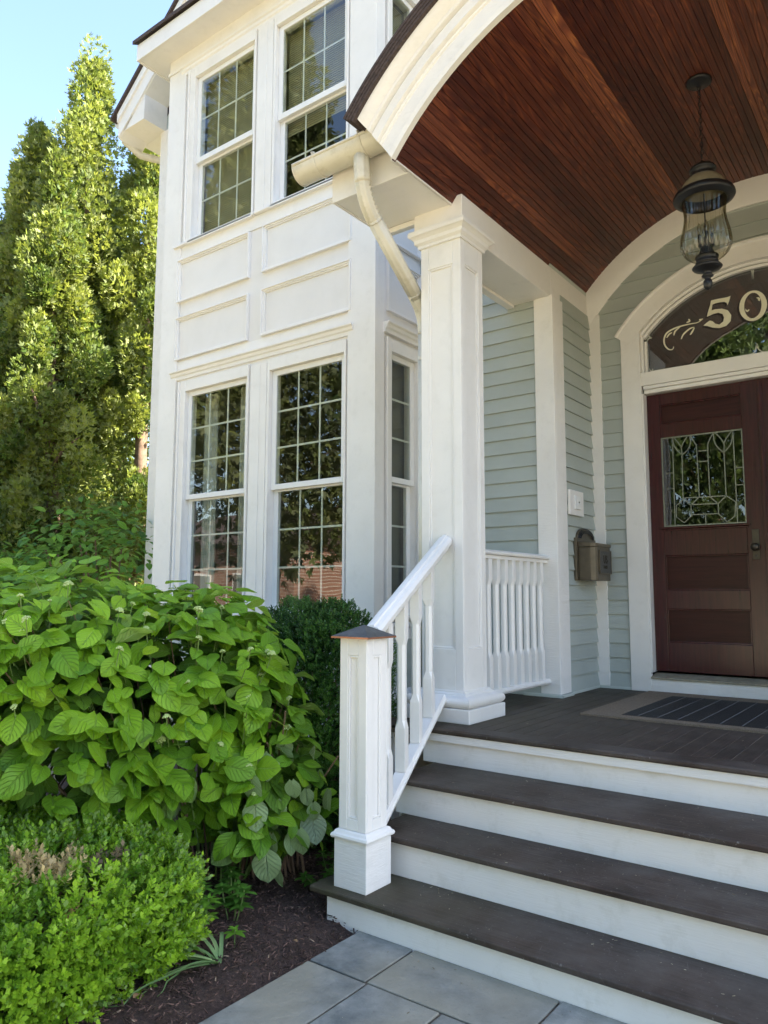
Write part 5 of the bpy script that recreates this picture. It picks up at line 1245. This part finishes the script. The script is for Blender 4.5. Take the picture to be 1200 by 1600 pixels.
me = scatter_mesh('mulch_chips', tmc, np.stack([x, y, z], 1), Rc, rg.uniform(.008, .030, N), tc_); o = obj('mulch_chips', me, CHIP); o['kind'] = 'stuff'
# fallen leaves and petals
TAN = simple('dry_leaf', (.33, .20, .10), .8, 0, .3, 40, .3); PETAL = simple('pale_petal', (.62, .54, .50), .6, 0, .1)
for (px_, py_, s, a, m_, nm, lab, ct) in ((-2.36, 1.70, .05, .6, TAN, 'dry_leaf', 'curled dry tan leaf on the mulch near the patio edge', 'leaf'), (-2.47, 1.72, .026, 2.2, PETAL, 'petal', 'pinkish white petal on mulch left of the dry leaf', 'petal'), (-2.455, 1.735, .024, .9, PETAL, 'petal', 'upright whitish petal touching a pinkish petal on mulch', 'petal'),
        (-2.60, 1.86, .07, .2, PETAL, 'plant_tag', 'pale broken plant tag lying below the strap leaves', 'tag'), (-2.62, 3.22, .09, 1.8, TAN, 'dry_leaf', 'brown dry leaf on mulch beyond the lowest step', 'leaf'), (-2.21, 2.36, .035, 1.2, TAN, 'dry_leaf', 'small dry leaf close to the bluestone corner', 'leaf')):
    tm = leaf_tmpl(5, 2, s, s*.45, .6, .5, .6, .0, 1); me = bpy.data.meshes.new(nm); me.from_pydata([tuple(p) for p in tm[0]*[1, 1, .8]], [], tm[1]); o = obj(nm, me, m_, smooth='all', loc=(px_, py_, bedz(px_, py_)+.034), rotz=a); o['label'] = lab; o['category'] = ct

# ================================================================ TREES
def conifer(name, label, x, y, H, R0, seed, group, N=26000, c0=(.03, .075, .012), c1=(.17, .24, .028), spires=3, droop=0.0, base=.8, size=.10, trunks=1):
    rg = np.random.default_rng(seed); t = thing(name, label, 'tree', (x, y, 0), group)
    tr = MB(); sp = []
    for k in range(spires):
        a = k*2.4+rg.random()*.8; d = R0*.42*(k > 0); hh = H*(1-.13*k*rg.random()-.05*k); sp.append((d*math.cos(a), d*math.sin(a), hh, R0*(1-.10*k)))
        tr.tube([(0, 0, -.1), (d*.45*math.cos(a), d*.45*math.sin(a), hh*.2), (d*.9*math.cos(a), d*.9*math.sin(a), hh*.55), (d*math.cos(a), d*math.sin(a), hh*.93)], .1, 8, rs=[.16, .12, .08, .02])
    P3, N3, T3 = [], [], []
    # plumes: upright clumps spread through every spire
    for (sx, sy, hh, rr_) in sp:
        npl = int(115*hh/10)
        for k in range(npl):
            f_ = rg.random()**.85; z = base+(hh-base)*f_; rad = rr_*(1-f_**1.3)**.8*rg.uniform(.65, 1.12)*(min(1, .55+f_*3)); a = rg.random()*6.28; q = rg.random()**.45
            cx_, cy_ = sx+rad*q*math.cos(a), sy+rad*q*math.sin(a); pr_ = rg.uniform(.16, .44)*(1-.35*f_)*(rr_/1.4); ph = pr_*rg.uniform(1.4, 2.4)
            m_ = int(N/(npl*len(sp))); u = rg.normal(size=(m_, 3)); u /= np.linalg.norm(u, axis=1, keepdims=True); rr2 = rg.random((m_, 1))**.28
            pp = np.array([cx_, cy_, z])+u*rr2*np.array([pr_, pr_, ph]); P3.append(pp); ax = u+np.array([math.cos(a)*.5, math.sin(a)*.5, .8-droop*2]); N3.append(ax)
            T3.append(np.clip(.5+rg.normal()*.28+rg.normal(scale=.16, size=m_), 0, 1))
            if q > .5 and k % 5 == 0: tr.tube([(sx*.8, sy*.8, max(.4, z-ph*.9)), (cx_*.6+sx*.4, cy_*.6+sy*.4, z-ph*.3), (cx_, cy_, z)], .02, 5, rs=[.035, .025, .01])
    P3, N3, T3 = np.vstack(P3), np.vstack(N3), np.hstack(T3); n_ = len(P3); N3 += rg.normal(scale=.45, size=N3.shape); N3 /= np.linalg.norm(N3, axis=1, keepdims=True)
    xx = np.cross(N3, rg.normal(size=(n_, 3))); xx /= np.linalg.norm(xx, axis=1, keepdims=True); yy = np.cross(N3, xx); Rm_ = np.stack([xx, yy, N3], axis=2)
    # spray: three narrow blades fanned in a plane
    V, F = [], []
    for k, (a, l) in enumerate(((-.75, .8), (0, 1.0), (.75, .85))):
        dx, dz = math.sin(a)*l, math.cos(a)*l; w = .17; b_ = len(V); V += [(0, 0, 0), (dx*.5-dz*w, .04, dz*.5+dx*w), (dx, .0, dz), (dx*.5+dz*w, -.04, dz*.5-dx*w)]; F.append((b_, b_+1, b_+2, b_+3))
    tint_ = lerp(c0, c1, T3); me = scatter_mesh('crown', (np.array(V), F, None), P3, Rm_, rg.uniform(.7, 1.3, n_)*size, tint_); obj('crown', me, CONIF, t, kind='stuff')
    tr.build('trunk', BARK, t, smooth='all'); return t
GA = 'arborvitae trees left of the house'
kw = dict(c0=(.06, .115, .015), c1=(.235, .285, .045), size=.085)
conifer('arborvitae', 'tallest arborvitae with a narrow top beside the house gable', -11.3, 6.6, 10.6, 1.65, 1, GA, 84000, spires=3, **kw)
conifer('arborvitae', 'arborvitae whose top touches the dark rake of the house gable', -10.5, 7.3, 10.2, 1.4, 4, GA, 44000, spires=1, **kw)
conifer('arborvitae', 'middle arborvitae with a shorter spire left of the tallest', -12.1, 6.15, 9.3, 1.3, 2, GA, 56000, spires=2, **kw)
conifer('arborvitae', 'low arborvitae with a blunt top near the left edge of the photo', -12.8, 5.8, 7.9, 1.35, 3, GA, 46000, spires=2, **kw)
conifer('arborvitae', 'arborvitae partly cut by the left edge of the photo', -13.6, 5.3, 7.3, 1.4, 10, GA, 30000, spires=1, **kw)
conifer('arborvitae', 'farthest arborvitae filling the gap behind the front trees', -14.2, 9.0, 9.6, 2.1, 9, GA, 24000, spires=2, **dict(kw, size=.14))
# across the street: seen only mirrored in the windows, bar one tree added for light fill
GS = 'spruces across the street'
kw = dict(c0=(.03, .055, .015), c1=(.14, .16, .04), spires=1, droop=.9)
conifer('spruce', 'big spruce across the street mirrored in the bay windows', -15.0, -5.5, 19.0, 4.2, 5, GS, 34000, base=2.8, size=.22, **kw)
conifer('spruce', 'second spruce across the street mirrored in the upper windows', -10.5, -12.0, 19.0, 4.2, 6, GS, 14000, base=3.0, size=.2, **kw)
conifer('spruce', 'third spruce across the street mirrored low in the bay windows', -24.0, -8.0, 20.0, 4.6, 16, GS, 12000, base=3.4, size=.24, **kw)
GM = 'leafy trees across the street'
kw = dict(c0=(.035, .07, .02), c1=(.12, .18, .045), spires=2)
conifer('maple', 'leafy tree across the street mirrored in the transom glass', -4.5, -12.0, 13.0, 3.6, 8, GM, 14000, base=2.0, size=.26, **kw)
conifer('maple', 'wide leafy tree across the street, unseen, added for light fill', 1.5, -13.5, 12.0, 3.6, 18, GM, 12000, base=2.0, size=.28, **kw)  # tree added out of view for its effect on the light
conifer('maple', 'leafy tree farthest along the street from the bay', 9.0, -12.0, 12.0, 3.8, 28, GM, 8000, base=2.0, size=.28, **kw)
def brickm():
    m, n, b = newmat('brick_courses'); t = nd(n, 'ShaderNodeTexBrick'); t.inputs['Scale'].default_value = 1.0; t.inputs['Brick Width'].default_value = .45; t.inputs['Row Height'].default_value = .16; t.inputs['Mortar Size'].default_value = .02
    t.inputs['Color1'].default_value = (.22, .10, .07, 1); t.inputs['Color2'].default_value = (.30, .17, .12, 1); t.inputs['Mortar'].default_value = (.40, .36, .30, 1)
    mp = nd(n, 'ShaderNodeMapping'); mp.inputs['Rotation'].default_value = (R(90), 0, 0); tc = nd(n, 'ShaderNodeTexCoord'); n.links.new(tc.outputs['Object'], mp.inputs['Vector']); n.links.new(mp.outputs[0], t.inputs['Vector']); n.links.new(t.outputs[0], b.inputs['Base Color']); b.inputs['Roughness'].default_value = .9; return m
BRICK = brickm()
nb = thing('brick_house', 'red brick house across the street mirrored in the lower bay window', 'house', (-34, -24, 0))
MB().box(-6, 6, -4, 4, 0, 4.2).build('wall', BRICK, nb); MB().prism([(-4.6, 4.2), (4.6, 4.2), (0, 6.6)], 'x', -6.4, 6.4).build('roof', SHINGLE, nb)
for wx in (-4, -1.6, 1.6, 4):
    f_ = MB().box(wx-.6, wx+.6, 4.001, 4.06, 1.0, 2.6).build('window', WHITE, nb); MB().box(wx-.5, wx+.5, 4.061, 4.07, 1.1, 2.5).build('pane', DARKIN, f_)
MB().box(-45, 30, -11, -6.5, .004, .012).build('street', CONC, kind='structure')

# blown-in seeds and bits on the treads, porch floor and patio
rg = np.random.default_rng(31); bits = []
def litter(n, x0, x1, y0, y1, z):
    for k in range(n): bits.append((rg.uniform(x0, x1), rg.uniform(y0, y1) if rg.random() < .5 else y1-abs(rg.normal())*.05, z))
litter(60, -2.0, .2, 2.63, 2.93, .181); litter(60, -2.1, .2, 2.93, 3.24, .358); litter(50, -2.2, .2, 3.24, 3.64, .534); litter(80, -2.2, .2, 3.66, 5.9, PZ+.001); litter(110, -2.05, .3, 1.3, 2.62, .047)
Pb_ = np.array(bits); n_ = len(Pb_); Rb = frames(np.tile(up, (n_, 1))+rg.normal(scale=.25, size=(n_, 3)), rg.normal(size=(n_, 3)))
tb = lerp((.16, .12, .07), (.52, .46, .33), rg.random(n_)); me = scatter_mesh('fallen_seeds', tmc, Pb_+np.array([0, 0, .001]), Rb, rg.uniform(.004, .012, n_), tb); o = obj('fallen_seeds', me, CHIP); o['kind'] = 'stuff'
